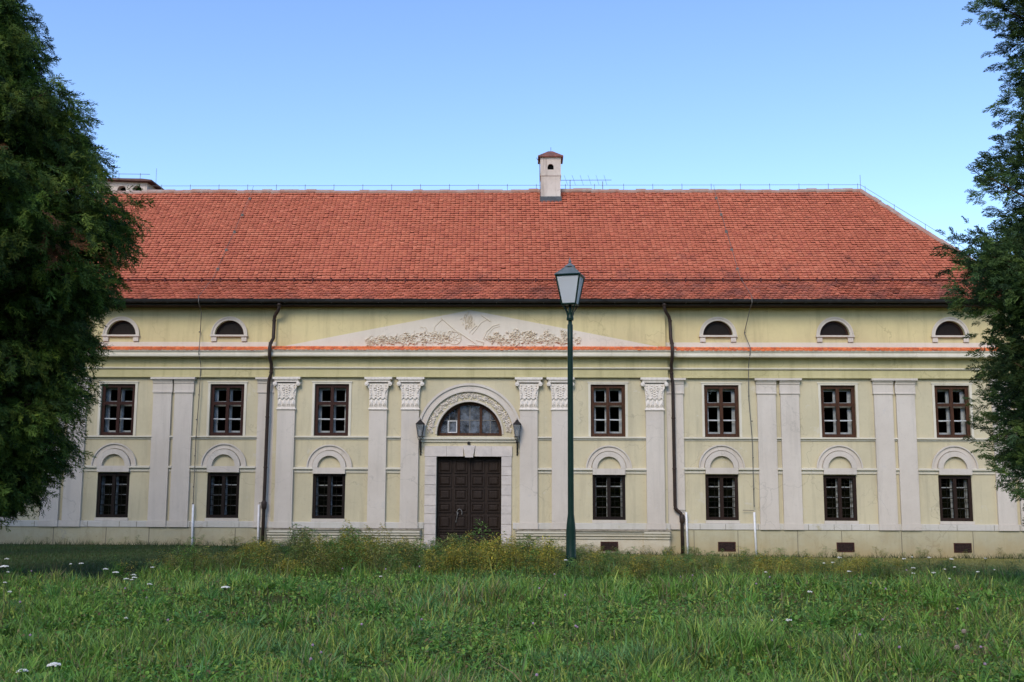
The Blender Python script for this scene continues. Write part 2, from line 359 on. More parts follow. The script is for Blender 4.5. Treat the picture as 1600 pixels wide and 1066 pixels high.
for a, b in ((RL-.06, -3.87), (-.52, RR+.05)):           # pedestal moulding of the centre block
    pm = MB(); yy = YR
    brk = [(-9.15, -8.47), (-5.84, -4.0)] if a < -5 else [(-.38, 1.40), (4.10, 4.80)]
    def pedseg(x0, x1, e):
        y0 = yy-.06-e
        pm.prof([(y0-.16, -.60), (y0-.16, -.665), (y0-.12, -.70), (y0-.11, -.76), (y0-.05, -.80), (y0-.05, -.86), (y0, -.88), (y0, -2.2), (yy-.004, -2.2), (yy-.004, -.60)], x0, x1)
    cur = a
    for p, q_ in brk:
        p, q_ = max(a, p-.1), min(b, q_+.1)
        if p > cur: pedseg(cur, p, 0)
        pedseg(p, q_, .05); cur = q_
    if cur < b: pedseg(cur, b, 0)
    po = pm.build('pedestal_moulding', M['cream'], house)
    lg = MB(); lg.prof([(yy-.28, -.598), (yy-.28, -.585), (yy-.10, -.535), (yy-.004, -.535), (yy-.004, -.598)], a-.01, b+.01)
    lo_ = lg.build('mossy_ledge', M['mossy'], house); lo_.parent = po; lo_.matrix_parent_inverse = Matrix.Identity(4)

# pilasters
def shaft(w, y, z1, pr):
    m = MB(); m.box(-w/2, w/2, y-pr, y-.003, -.32, z1); m.box(-w/2-.02, w/2+.02, y-pr-.035, y-.003, -.53, -.322)
    return m
# wing pilaster (origin at x)
wp = shaft(.66, 0, 4.28, .09).build('pilaster', M['white'], house, loc=(8.485, YW, 0))
cp = MB()
cp.prof([(-.002, 4.28), (-.125, 4.28), (-.125, 4.325), (-.095, 4.335), (-.095, 4.62), (-.12, 4.63), (-.13, 4.68), (-.17, 4.74), (-.19, 4.75), (-.19, 4.836), (-.002, 4.836)], -.36, .36)
cp.box(-.42, .42, -.215, -.002, 4.765, 4.838)
cpo = cp.build('capital', M['white'], wp); cpo.location = (0, 0, 0)
for x in (9.32, 12.66, 13.45, 16.85, 17.65, -13.38, -12.60, -17.29, -16.48, -20.9, -21.7): copy_part(wp, (x, YW, 0), house)
for x, w in ((5.17, .62), (-9.55, .62)):
    copy_part(wp, (x, YW, 0), house)
# centre block pilasters with leaf capitals
cpil = shaft(.635, 0, 3.66, .12).build('pilaster', M['white'], house, loc=(-8.80, YR, 0))
cp = MB()
cp.prof([(-.002, 3.66), (-.15, 3.66), (-.165, 3.69), (-.15, 3.72), (-.002, 3.72)], -.345, .345)
bell = [(-.315, 3.72), (.315, 3.72), (.315, 4.10), (.33, 4.30), (.36, 4.50), (.42, 4.62), (-.42, 4.62), (-.36, 4.50), (-.33, 4.30), (-.315, 4.10)]
cp.prism(bell, -.125, -.002)
cp.prof([(-.002, 4.66), (-.19, 4.66), (-.19, 4.70), (-.235, 4.76), (-.235, 4.842), (-.002, 4.842)], -.43, .43)
for s in (-1, 1):
    cp.box(s*.43, s*.50, -.235, -.002, 4.765, 4.842) if s > 0 else cp.box(-.50, -.43, -.235, -.002, 4.765, 4.842)
    cp.tube([(s*.42, -.21, 4.60), (s*.42, -.002, 4.60)], .075, 12)
    cp.tube([(s*.42, -.225, 4.60), (s*.42, -.20, 4.60)], .035, 8)
for k in range(4):                                       # lower leaves
    x = -.24+.16*k
    cp.ring(x, 4.05, .045, .085, -.165, -.12, 0, 180, 8)
    cp.blob((x, -.125, 3.90), .065, .05, .17)
    for s in (-1, 1): cp.blob((x+s*.035, -.125, 3.86), .022, .06, .10, s*.3)
    cp.blob((x, -.14, 4.12), .05, .05, .035)
for k in range(3):
    x = -.16+.16*k
for r_ in range(5):
    for k in range(7):
        x = -.27+.09*k; z = 4.20+.085*r_
        if abs(k-3) in (1, 3): cp.blob((x, -.125, z), .034, .055, .028, random.uniform(-.5, .5)+(1 if k < 3 else -1)*.5)
    cp.blob((0, -.125, 4.17+.08*r_), .06-.006*r_, .05, .03)
for s in (-1, 1):
    pts = [(s*(.30-.06*math.sin(t*1.2)), -.15, 4.12+.1*t) for t in np.linspace(0, 4.4, 10)]
    cp.tube(pts, .018, 5)
    cp.tube([(s*(.12+.05*math.cos(t)), -.15, 4.42+.05*math.sin(t)) for t in np.linspace(0, 5.5, 10)], .014, 5)
cp.build('leaf_capital', M['stucco'], cpil).location = (0, 0, 0)
for x in (-5.48, -4.32, -.06, 1.08, 4.45): copy_part(cpil, (x, YR, 0), house)

# entablature, cornice, string courses
ent = MB()
for a, b, y in ((XL, RL+.003, YW), (RL-.05, RR+.05, YR), (RR-.003, XR_, YW)):
    ent.prof([(y-.003, 4.845), (y-.13, 4.845), (y-.13, 4.90), (y-.10, 4.905), (y-.10, 5.13), (y-.055, 5.135), (y-.055, 5.575), (y-.003, 5.575)], a, b)
ent.each('frieze', M['frieze'], house)
mo = MB()
for a, b, y in ((XL, RL-.1, YW), (RL-.12, RR+.12, YR), (RR+.1, XR_, YW)):
    mo.prof([(y-.058, 5.136), (y-.13, 5.14), (y-.165, 5.175), (y-.165, 5.20), (y-.06, 5.225)], a, b)
mo.each('frieze_moulding', M['cream'], house)
co = MB()
for a, b, y in ((XL-.3, RL-.30, YW), (RL-.32, RR+.32, YR), (RR+.30, XR_+.3, YW)):
    co.prof([(y-.003, 5.577), (y-.37, 5.577), (y-.385, 5.60), (y-.385, 5.665), (y-.34, 5.69), (y-.35, 5.735), (y-.40, 5.785), (y-.40, 5.80), (y-.003, 5.94)], a, b)
co.each('cornice', M['cream'], house)
st = MB(); im = MB()
edges_w = {1: [(5.48, 8.155), (8.815, 8.99), (9.65, 12.33), (12.99, 13.12), (13.78, 16.52), (17.18, 17.32), (17.98, XR_)],
           -1: [(-12.27, -9.88), (-13.05, -12.93), (-16.15, -13.71), (-16.96, -16.81), (-20.57, -17.62), (-21.37, -21.23), (XL, -22.03)]}
ar = .81
for sgn in (1, -1):
    for a, b in edges_w[sgn]:
        st.prof([(YW-.002, 2.60), (YW-.03, 2.60), (YW-.03, 2.655), (YW-.10, 2.67), (YW-.10, 2.715), (YW-.002, 2.725)], a, b)
        w = [x for x in low_all if a < x < b]
        ss = [(a, w[0]-.585), (w[0]+.585, b)] if w else [(a, b)]
        for p, q_ in ss: im.prof([(YW-.002, 1.44), (YW-.04, 1.44), (YW-.04, 1.55), (YW-.12, 1.57), (YW-.12, 1.63), (YW-.002, 1.645)], p, q_)
for a, b in ((-8.48, -5.80), (-5.16, -4.64), (-.375+.64, .76), (1.40, 4.13)):
    st.prof([(YR-.002, 2.60), (YR-.03, 2.60), (YR-.03, 2.655), (YR-.10, 2.67), (YR-.10, 2.715), (YR-.002, 2.725)], a, b)
    w = [x for x in low_all if a < x < b]
    ss = [(a, w[0]-.585), (w[0]+.585, b)] if w else [(a, b)]
    for p, q_ in ss: im.prof([(YR-.002, 1.42), (YR-.04, 1.42), (YR-.04, 1.52), (YR-.12, 1.54), (YR-.12, 1.60), (YR-.002, 1.615)], p, q_)
st.prof([(YR-.002, 2.52), (YR-.05, 2.52), (YR-.06, 2.60), (YR-.12, 2.62), (YR-.12, 2.68), (YR-.002, 2.70)], -4.0, -.38)
st.each('string_course', M['cream'], house); im.each('impost_band', M['cream'], house)
wb = MB()
for a, b in ((XL, RL), (RR, XR_)): wb.box(a, b, YW-.02, YW-.002, 5.95, 6.15)
wb.each('attic_band', M['pink'], house)

# blind arches over the lower windows
ba = MB(); ba.ring(0, 0, .625, .80, -.05, -.002); ba.ring(0, 0, .775, .82, -.10, -.051); ba.ring(0, 0, .42, .60, -.12, -.002)
ba.prism([(-.58, -.22), (.58, -.22), (.58, -.003), (-.58, -.003)], -.119, -.002)
for s in (-1, 1): ba.box(min(s*.61, s*.80), max(s*.61, s*.80), -.056, -.003, -.02, -.0005)
b0 = None
for x in low_all:
    y = YR if RL < x < RR else YW
    if b0 is None: b0 = ba.build('blind_arch', M['white'], house, loc=(x, y, 1.64))
    else: copy_part(b0, (x, y, 1.60 if y == YR else 1.64), house)
# lunette surrounds
ls = MB(); ls.ring(0, 0, .54, .66, -.05, -.002); ls.ring(0, 0, .63, .675, -.075, -.051)
ls.box(-.69, .69, -.11, -.002, -.065, -.002)
for s in (-1, 1): ls.box(min(s*.46, s*.65), max(s*.46, s*.65), -.07, -.002, -.24, -.067)
# ------------------------------------------------------------------ windows
def frame_upper(m, y0, y1, W, H, s, bars=True, mull=.10, tr=.62, bar=.03):
    """outline frame, centre mullion, transom at tr of height, glazing bar in the lower half"""
    m.box(-W, -W+s, y0, y1, 0, H); m.box(W-s, W, y0, y1, 0, H)
    m.box(-W+s, W-s, y0, y1, 0, s); m.box(-W+s, W-s, y0, y1, H-s, H)
    m.box(-mull/2, mull/2, y0, y1, s, H-s)
    zt = H*tr
    for a, b in ((-W+s, -mull/2), (mull/2, W-s)):
        m.box(a, b, y0, y1, zt-mull/2, zt+mull/2)
        if bars: m.box(a, b, y0+.015, y1-.015, zt*.52-bar/2, zt*.52+bar/2)
def upper_window(mat, loc):
    H = 1.87
    f = MB(); frame_upper(f, .06, .14, UW-.002, H-.002, .12, False, .115, .63)
    w = f.build('window', mat, house, loc=loc)
    b = MB()
    for s in (-1, 1):
        a, c = (-UW+.12, -.058) if s < 0 else (.058, UW-.12)
        b.box(a, c, .08, .11, H*.63*.52-.012, H*.63*.52+.012)
    b.each('glazing_bar', M['sash'], w)
    g = MB(); g.add([(-UW+.1, .10, .1), (UW-.1, .10, .1), (UW-.1, .10, H-.1), (-UW+.1, .10, H-.1)], [(0, 1, 2, 3)]); g.build('pane', M['glass'], w)
    i = MB(); frame_upper(i, .32, .37, UW-.01, H-.01, .19, True, .19, .63, .04); i.build('inner_sash', M['sash'], w)
    s = MB(); s.box(-UW-.09, -UW-.003, -.03, -.002, -.003, H+.09); s.box(UW+.003, UW+.09, -.03, -.002, -.003, H+.09); s.box(-UW-.003, UW+.003, -.03, -.002, H+.003, H+.09)
    s.box(-UW-.12, UW+.12, -.05, -.031, H+.06, H+.10)
    s.build('surround', M['cream'], w)
    return w
def lower_window(mat, loc):
    H = 1.60
    f = MB(); y0, y1 = .03, .11; s = .11; W = LW-.002
    f.box(-W, -W+s, y0, y1, 0, H); f.box(W-s, W, y0, y1, 0, H); f.box(-W+s, W-s, y0, y1, 0, s); f.box(-W+s, W-s, y0, y1, H-s, H-.002)
    f.box(-.06, .06, y0, y1, s, H-s)
    w = f.build('window', mat, house, loc=loc)
    b = MB()
    for k in (1, 2, 3):
        z = s+(H-2*s)*k/4
        b.box(-W+s, -.06, .05, .08, z-.013, z+.013); b.box(.06, W-s, .05, .08, z-.013, z+.013)
    b.each('glazing_bar', M['wood_dark'], w)
    g = MB(); g.add([(-W+.1, .07, .1), (W-.1, .07, .1), (W-.1, .07, H-.1), (-W+.1, .07, H-.1)], [(0, 1, 2, 3)]); g.build('pane', M['glass'], w)
    i = MB(); y0, y1 = .27, .31; W -= .01
    i.box(-W, -W+.14, y0, y1, 0, H-.01); i.box(W-.14, W, y0, y1, 0, H-.01); i.box(-.07, .07, y0, y1, 0, H-.01)
    for k in range(5):
        z = .05+(H-.12)*k/4; i.box(-W+.14, -.07, y0, y1, z, z+.03); i.box(.07, W-.14, y0, y1, z, z+.03)
    i.build('inner_sash', M['sash'], w)
    gr = MB()
    for k in range(6):
        z = .2+k*.22; gr.box(-W, W, .20, .215, z, z+.012)
    for k in range(5):
        x = -.44+k*.22; gr.box(x, x+.012, .216, .230, .02, H-.02)
    gr.build('iron_grille', M['iron'], w)
    s_ = MB(); s_.box(-LW-.02, LW+.02, -.05, -.002, -.105, -.004); s_.build('sill', M['white'], w)
    return w
wu = None
for x in up_all:
    y = YR if RL < x < RR else YW
    if x == up_all[0]: wu = upper_window(M['wood'], (x, y, 2.73))
    elif x == 2.79: wu = upper_window(M['wood_r'], (x, y, 2.73))
    else: copy_part(wu, (x, y, 2.73), house)
for x in low_all:
    y = YR if RL < x < RR else YW
    if x == low_all[0]: wl = lower_window(M['wood_dark'], (x, y, -.21))
    elif x == 6.83: wl = lower_window(simple('dark_brown_wood', (.030, .016, .011), .6, (.014, .009, .007), 5, stretch=(6, 6, .8)), (x, y, -.21))
    else: copy_part(wl, (x, y, -.21), house)
w0 = None
for x in lun:
    if w0 is None:
        f = MB(); f.ring(0, 0, .47, .538, .10, .16); f.box(-.465, .465, .10, .16, 0, .05)
        w0 = f.build('attic_window', M['wood'], house, loc=(x, YW, 6.41))
        g = MB(); g.prism([(.47*math.cos(math.pi*k/16), .04+.45*math.sin(math.pi*k/16)) for k in range(17)], .13, .14); g.build('shutter_panel', M['wood_dark'], w0)
        ls.build('surround', M['white'], w0)
    else: copy_part(w0, (x, YW, 6.41), house)

# ------------------------------------------------------------------ gateway
ds = MB()
zs = [2.0, 1.66, 1.33, 1.0, .64, .26, -.02, -.38, -.75, -1.1, -1.5]
for x0, x1 in ((-3.77, -3.36), (-1.03, -.67)):
    for k in range(len(zs)-1):
        ds.box(x0, x1, YR-.055+random.uniform(-.006, .006), YR-.002, zs[k+1]+.012, zs[k])
for a, b in ((-3.79, -3.0), (-2.992, -2.40), (-1.98, -1.40), (-1.392, -.65)): ds.box(a, b, YR-.06, YR-.002, 2.012, 2.38)
ds.prism([(-2.33, 1.98), (-2.05, 1.98), (-1.97, 2.40), (-2.41, 2.40)], YR-.10, YR-.002)
ds.box(-3.85, -3.30, YR-.09, YR-.002, -1.7, -1.12); ds.box(-1.09, -.60, YR-.09, YR-.002, -1.7, -1.12)
ds.build('stone_surround', M['stone'], house)
gt = MB(); yd = YR+.26; Z0, Z1 = -1.6, 2.02
gt.box(-3.358, -2.20, yd, yd+.07, Z0, Z1-.003); gt.box(-2.188, -1.032, yd, yd+.07, Z0, Z1-.003)
rows = [(1.42, 1.88), (.94, 1.34), (.44, .86), (0.02, .36), (-.56, -.08), (-1.25, -.70)]
for cx in (-3.07, -2.50, -1.89, -1.32):
    for a, b in rows:
        w = .235
        for u in (a, b-.045): gt.box(cx-w, cx+w, yd-.045, yd-.001, u, u+.045)
        for u in (cx-w, cx+w-.045): gt.box(u, u+.045, yd-.045, yd-.001, a+.045, b-.045)
        gt.add([(cx-w+.05, yd-.002, a+.05), (cx+w-.05, yd-.002, a+.05), (cx+w-.05, yd-.002, b-.05), (cx-w+.05, yd-.002, b-.05),
                (cx-w+.11, yd-.04, a+.11), (cx+w-.11, yd-.04, a+.11), (cx+w-.11, yd-.04, b-.11), (cx-w+.11, yd-.04, b-.11)],
               [(0, 1, 5, 4), (1, 2, 6, 5), (2, 3, 7, 6), (3, 0, 4, 7), (4, 5, 6, 7)])
gt.box(-2.23, -2.16, yd-.06, yd-.0015, Z0+.01, Z1-.05)
gt.box(-3.34, -2.24, yd-.05, yd-.0012, -.66, -.61); gt.box(-2.15, -1.05, yd-.05, yd-.0012, -.66, -.61)
gto = gt.build('gate', M['door'], house)
hd = MB()
pts = [(-2.70+.0, yd-.08, .02)]+[(-2.56+.12*math.cos(a), yd-.10, .07+.14*math.sin(a)) for a in np.linspace(2.6, -.5, 10)]
hd.tube([(-2.66, yd-.06, -.33), (-2.62, yd-.09, -.15), (-2.60, yd-.10, -.05)]+[(-2.53+.09*math.cos(a), yd-.10, .02+.12*math.sin(a)) for a in np.linspace(2.9, -.6, 9)], .016, 7)
hd.tube([(-2.60, yd-.10, .0), (-2.60, yd, .0)], .03, 8)
ho = hd.build('door_pull', simple('worn_iron', (.30, .29, .27), .4, (.12, .11, .10), 15, .5), house); ho.parent = gto; ho.matrix_parent_inverse = Matrix.Identity(4)
# fanlight
fz = 2.74
f = MB(); f.ring(XC, fz, 1.06, 1.168, YR+.22, YR+.30, stilt=.06); f.box(XC-1.165, XC+1.165, YR+.20, YR+.30, fz, fz+.11)
for x in (-.40, .40): f.box(XC+x-.045, XC+x+.045, YR+.21, YR+.295, fz+.11, fz+.06+math.sqrt(1.08**2-.16))
fan = f.build('fanlight_window', M['wood_r'], house)
f = MB()
f.box(XC-.012, XC+.012, YR+.24, YR+.27, fz+.11, fz+1.11)
for x in (-.74, .74): f.box(XC+x-.012, XC+x+.012, YR+.24, YR+.27, fz+.11, fz+.06+.76)
f.box(XC-.93, XC-.45, YR+.24, YR+.27, fz+.56, fz+.585); f.box(XC-.355, XC+.355, YR+.24, YR+.27, fz+.56, fz+.585); f.box(XC+.45, XC+.93, YR+.24, YR+.27, fz+.56, fz+.585)
f.each('glazing_bar', simple('grey_bar', (.22, .21, .19), .6), house, fan)
f = MB(); f.box(XC-.80, XC-.46, YR+.23, YR+.28, fz+.12, fz+.15); f.box(XC-.80, XC-.46, YR+.23, YR+.28, fz+.53, fz+.56); f.box(XC-.80, XC-.77, YR+.23, YR+.28, fz+.15, fz+.53); f.box(XC-.49, XC-.46, YR+.23, YR+.28, fz+.15, fz+.53)
o = f.build('vent_sash', M['sash'], house); o.parent = fan; o.matrix_parent_inverse = Matrix.Identity(4)
f = MB(); lp = arch(XC, fz+.05, 1.10, 20, .03); f.add([(p[0], YR+.26, p[1]) for p in lp], [tuple(range(len(lp)))])
o = f.build('pane', M['fanglass'], house); o.parent = fan; o.matrix_parent_inverse = Matrix.Identity(4)
av = MB(); av.ring(XC, 2.73, 1.60, 1.88, YR-.06, YR-.002, ez=1.0, n=40); av.ring(XC, 2.73, 1.82, 1.905, YR-.11, YR-.061, n=40); av.ring(XC, 2.73, 1.60, 1.66, YR-.10, YR-.061, n=40)
av.ring(XC, 2.74, 1.171, 1.23, YR-.03, YR-.002, stilt=.06, n=36)
avo = av.build('archivolt', M['white'], house)
ga = MB()
for k in range(560):
    a = R(random.uniform(4, 176)); s_ = 1 if a < math.pi/2 else -1
    rr = 1.425+random.gauss(0, .055)+.03*math.sin(a*28)
    ga.blob((XC+rr*math.cos(a), YR-.003, 2.76+rr*math.sin(a)), random.uniform(.04, .075), random.uniform(.03, .075), random.uniform(.018, .032), a+random.uniform(-1.2, 1.2)+math.pi/2)
o = ga.build('leaf_garland', M['stucco'], house); o.parent = avo; o.matrix_parent_inverse = Matrix.Identity(4)
# pediment
pd = MB(); pd.prism([(-9.13, 5.95), (4.76, 5.95), (XC, 7.31)], YR-.025, YR-.002)
ped = pd.build('pediment', M['pink'], house)
rl = MB(); ry = YR-.027
def PX(px, py): return ((px-800)/43.22-.625+.02, (543-py)/43.0+5.955)   # drawing of the relief, in metres on the wall
def stroke(pts, r):
    rl.tube([(PX(*p)[0], ry-.005, PX(*p)[1]) for p in pts], r, 5)
def leafy(x0, x1, yb, amp, n, bush):
    for k in range(n):
        t = random.random(); x = x0+(x1-x0)*t; y = yb(t)+random.gauss(0, amp(t))
        X_, Z_ = PX(x, y)
        if Z_ < 5.99: continue
        if random.random() < bush:
            c0 = random.uniform(0, 6); rr = random.uniform(.035, .09)
            rl.tube([(X_+rr*math.cos(c0+a), ry-.004, Z_+rr*math.sin(c0+a)) for a in np.linspace(0, random.uniform(2, 4.5), 7)], random.uniform(.010, .018), 4)
        else: rl.blob((X_, ry, Z_), random.uniform(.045, .10), random.uniform(.05, .09), random.uniform(.025, .045), random.uniform(0, 6))
leafy(568, 700, lambda t: 534-6*t, lambda t: 3.2+3.2*math.exp(-((t-.7)/.2)**2), 300, .4)
leafy(757, 905, lambda t: 531+2*t, lambda t: 3+4*math.exp(-((t-.36)/.15)**2), 320, .4)
for k in range(5): leafy(770+26*k, 778+26*k, lambda t: 523, lambda t: 2.5, 16, .3)
stroke([(572, 534), (600, 537), (640, 533), (670, 536), (700, 535)], .016); stroke([(760, 534), (790, 530), (820, 533), (860, 531), (902, 535)], .016)
stroke([(685, 497), (706, 515), (741, 538)], .022); stroke([(687, 500), (676, 510), (673, 522)], .014)
c = PX(707, 529)
for rr, t_ in ((.235, .02), (.06, .02)): rl.tube([(c[0]+rr*math.cos(a), ry-.006, c[1]+rr*math.sin(a)) for a in np.linspace(0, 6.283, 25)], t_, 5)
for k in range(8): rl.tube([(c[0]+.06*math.cos(k*.785), ry-.005, c[1]+.06*math.sin(k*.785)), (c[0]+.23*math.cos(k*.785), ry-.005, c[1]+.23*math.sin(k*.785))], .013, 4)
stroke([(684, 536), (696, 524), (704, 517)], .018); stroke([(728, 540), (752, 541), (753, 536), (741, 532)], .022)
stroke([(749, 493), (764, 503)], .024); stroke([(757, 500), (748, 505), (741, 515), (734, 523)], .016); stroke([(757, 499), (764, 500)], .014)
stroke([(777, 507), (766, 510), (757, 519), (752, 531)], .018); stroke([(778, 510), (768, 513), (760, 522), (756, 532)], .012)
for k in range(60):
    X_, Z_ = PX(728+random.gauss(0, 5), 502+random.gauss(0, 6)); rl.blob((X_, ry, Z_), .018, .04, .07, random.uniform(-.7, .3))
for k in range(7): stroke([(730+k*1.2, 514), (724+k*2.2, 498)], .010)
stroke([(733, 517), (738, 512), (742, 509)], .02)
rl.build('stucco_relief', M['relief'], ped).matrix_parent_inverse = Matrix.Identity(4)

# ------------------------------------------------------------------ tiles
def tiles(mb_lists, origin, U, Vv, N, width, length, tw, expo, ufun, colf, lift=.03, seed=0, rowfilter=None):
    """rows of beaver-tail tiles; returns V, faces, colours. ufun(v)->(umin,umax)"""
    r = np.random.default_rng(seed)
    prof = np.array([(-.5, 1.25*expo/tw), (-.5, .28), (-.40, .12), (-.22, .03), (0, 0), (.22, .03), (.40, .12), (.5, .28), (.5, 1.25*expo/tw)])
    rows = int(round(length/expo)); Vs = []; Cs = []
    for k in range(rows):
        v = k*expo; u0, u1 = ufun(v); n_ = int((u1-u0)/tw)+1
        us = u0+(np.arange(n_)+.5+(.5 if k % 2 else 0))*tw; us = us[us < u1]
        us = us+r.normal(0, .004, len(us)); dv = r.normal(0, .005, len(us)); li = lift*(1+r.normal(0, .14, len(us)))
        ti = r.normal(0, .004, len(us))
        wl = (tw*.97)
        slip = r.random(len(us)) < .003; dv = dv-slip*r.uniform(.02, .06, len(us)); li = li+.12*(sag(us)*(1+.6*math.sin(v*.9)) if tw < .18 else 0)
        uu = us[:, None]+prof[None, :, 0]*wl; vv = v+dv[:, None]+prof[None, :, 1]*tw
        ww = li[:, None]*(1-prof[None, :, 1]*tw/(1.25*expo))+ti[:, None]*prof[None, :, 0]
        top = origin+uu[..., None]*U+vv[..., None]*Vv+(ww+.004)[..., None]*N
        low = origin+uu[..., None]*U+vv[..., None]*Vv+(ww-.015)[..., None]*N
        Vs.append(np.concatenate([top, low[:, 1:8]], 1)); c_ = colf(us, v, r); Cs.append(np.repeat(c_[:, None, :], 16, 1))
    V = np.concatenate(Vs); Cc = np.concatenate(Cs); T = len(V); base = (np.arange(T)*16)[:, None]
    f9 = base+np.arange(9)[None]; lips = np.concatenate([base+np.array([[1+k, 9+k, 10+k, 2+k]]) for k in range(6)])
    return V.reshape(-1, 3), [f9, lips], Cc.reshape(-1, 3)
def tilecol(us, v, r):
    n_ = len(us); base = np.array([(.49, .142, .078), (.515, .158, .088), (.47, .132, .074), (.435, .12, .072), (.54, .175, .10)])
    c_ = base[r.choice(5, n_, p=[.36, .26, .2, .12, .06])]*r.uniform(.94, 1.06, (n_, 1))
    return c_
EY, EZ = 35.35, 7.62; KY, KZ = 36.85, 8.56; RY, RZ = 41.7, 13.36
def hipx(y): return 14.12+(41.7-y)*.707
def hipl(y): return 2*XC-hipx(y)
parts_v = []
X1 = np.array([1., 0, 0])
def sag(u): return .022*np.sin(u*.45+1)+.014*np.sin(u*1.13)+.010*np.sin(u*2.7+2)
def slope(y0, z0, y1, z1, expo, seed):
    L = math.hypot(y1-y0, z1-z0); vv = np.array([0, (y1-y0)/L, (z1-z0)/L]); nn = np.cross(X1, vv)
    uf = lambda v: (hipl(y0+vv[1]*v), hipx(y0+vv[1]*v)) if y1 > 37 else (hipl(35.35), hipx(y0+vv[1]*v))
    return tiles(None, np.array([0, y0, z0]), X1, vv, nn, 0, L, .175, expo, uf, tilecol, .052, seed)
a = slope(EY, EZ, KY, KZ, .165, 1); b_ = slope(KY, KZ+.03, RY, RZ, .165, 2)
base_v = np.array([(hipl(EY), EY, EZ-.02), (hipx(EY), EY, EZ-.02), (hipx(KY), KY, KZ-.02), (hipl(KY), KY, KZ-.02), (hipx(RY), RY, RZ-.02), (hipl(RY), RY, RZ-.02),
                   (hipx(EY), 48.05, EZ-.02), (hipl(EY), 48.05, EZ-.02)])
offs = 0; VV = []; F9 = []; FL = []; CC = []
for V_, F_, C_ in (a, b_):
    VV.append(V_); F9.append(F_[0]+offs); FL.append(F_[1]+offs); CC.append(C_); offs += len(V_)
VV.append(base_v); CC.append(np.tile([[.40, .11, .06]], (8, 1)))
quads = np.array([(0, 1, 2, 3), (3, 2, 4, 5), (6, 7, 5, 4), (1, 6, 4, 2), (7, 0, 3, 5), (0, 7, 6, 1)])+offs
me = fast_mesh('roof', np.concatenate(VV), [np.concatenate(F9), np.concatenate(FL), quads], np.concatenate(CC), M['tile'])
roof = link('roof', me, house)
def sub(o, par): o.parent = par; o.matrix_parent_inverse = Matrix.Identity(4); return o
# ridge and hip caps
rc = MB()
def caps(p0, p1, step=.38):
    p0, p1 = Vector(p0), Vector(p1); n_ = int((p1-p0).length/step)
    for k in range(n_):
        a_ = p0.lerp(p1, k/n_); b2 = p0.lerp(p1, (k+1.08)/n_); h = random.uniform(-.022, .022)+float(sag(a_.x))*.8
        rc.tube([a_+Vector((0, 0, h)), b2+Vector((0, 0, h+.015))], [.115, .10], 10)
caps((hipl(RY), RY, RZ+.02), (hipx(RY), RY, RZ+.02)); caps((hipx(RY), RY, RZ+.02), (hipx(KY), KY, KZ+.04)); caps((hipx(KY), KY, KZ+.04), (hipx(EY), EY, EZ+.05))
caps((hipl(RY), RY, RZ+.02), (hipl(KY), KY, KZ+.04))
sub(rc.build('ridge_cap', simple('ridge_clay', (.34, .16, .11), .9, (.36, .30, .26), 1.6), house, smooth=False), roof)
# snow guard hooks at the change of slope
sg = MB()
x = hipl(KY)+.4
while x < hipx(KY)-.3:
    sg.box(x, x+.05, KY-.13, KY+.02, KZ-.04, KZ+.11); x += .70
sg.tube([(hipl(KY)+.3, KY-.09, KZ+.06), (hipx(KY)-.3, KY-.09, KZ+.06)], .022, 6)
sub(sg.build('snow_guard', simple('rusty_guard', (.10, .035, .03), .8), house), roof)
# tile band over the cornice
tv = []; tf9 = []; tfl = []; tc = []; o_ = 0
def bandcol(us, v, r):
    n_ = len(us); base = np.array([(.62, .16, .055), (.66, .19, .075), (.52, .12, .05)]); return base[r.choice(3, n_, p=[.5, .3, .2])]*r.uniform(.9, 1.08, (n_, 1))
for a, b, y, sd_ in ((XL-.3, RL-.30, YW, 3), (RL-.34, RR+.34, YR, 4), (RR+.32, XR_+.3, YW, 5)):
    L = math.hypot(.40, .19); vv = np.array([0, .40/L, .19/L]); nn = np.cross(X1, vv)
    V_, F_, C_ = tiles(None, np.array([0, y-.41, 5.79]), X1, vv, nn, 0, L-.04, .17, .20, lambda v: (a, b), bandcol, .03, sd_)
    tv.append(V_); tf9.append(F_[0]+o_); tfl.append(F_[1]+o_); tc.append(C_); o_ += len(V_)
link('tile_band', fast_mesh('tile_band', np.concatenate(tv), [np.concatenate(tf9), np.concatenate(tfl)], np.concatenate(tc), M['tileband']), house)
# soffit, gutter
sf = MB(); sf.prof([(35.40, 7.52), (35.40, 7.59), (36.0, 7.62), (36.0, 7.52)], XL-.3, XR_+.3); sf.prof([(35.43, 7.42), (35.43, 7.52), (35.99, 7.52), (35.99, 7.42)], XL-.2, XR_+.2)
sub(sf.build('soffit', M['soffit'], house), roof)
gu = MB(); n_ = 8; pr = [(35.30+.085*math.cos(math.pi+math.pi*k/n_), 7.60+.10*math.sin(math.pi+math.pi*k/n_)) for k in range(n_+1)]+[(35.30+.07*math.cos(-math.pi*k/n_), 7.60+.085*math.sin(-math.pi*k/n_)) for k in range(n_+1)]
gu.prof(pr, hipl(EY), hipx(EY)-.05)
gu.tube([(hipl(EY), 35.215, 7.605), (hipx(EY)-.05, 35.215, 7.605)], .012, 6)
x = hipl(EY)+.5
while x < hipx(EY)-.5: gu.box(x, x+.03, 35.205, 35.40, 7.49, 7.505); x += .85
gu.build('gutter', M['gutter'], house)
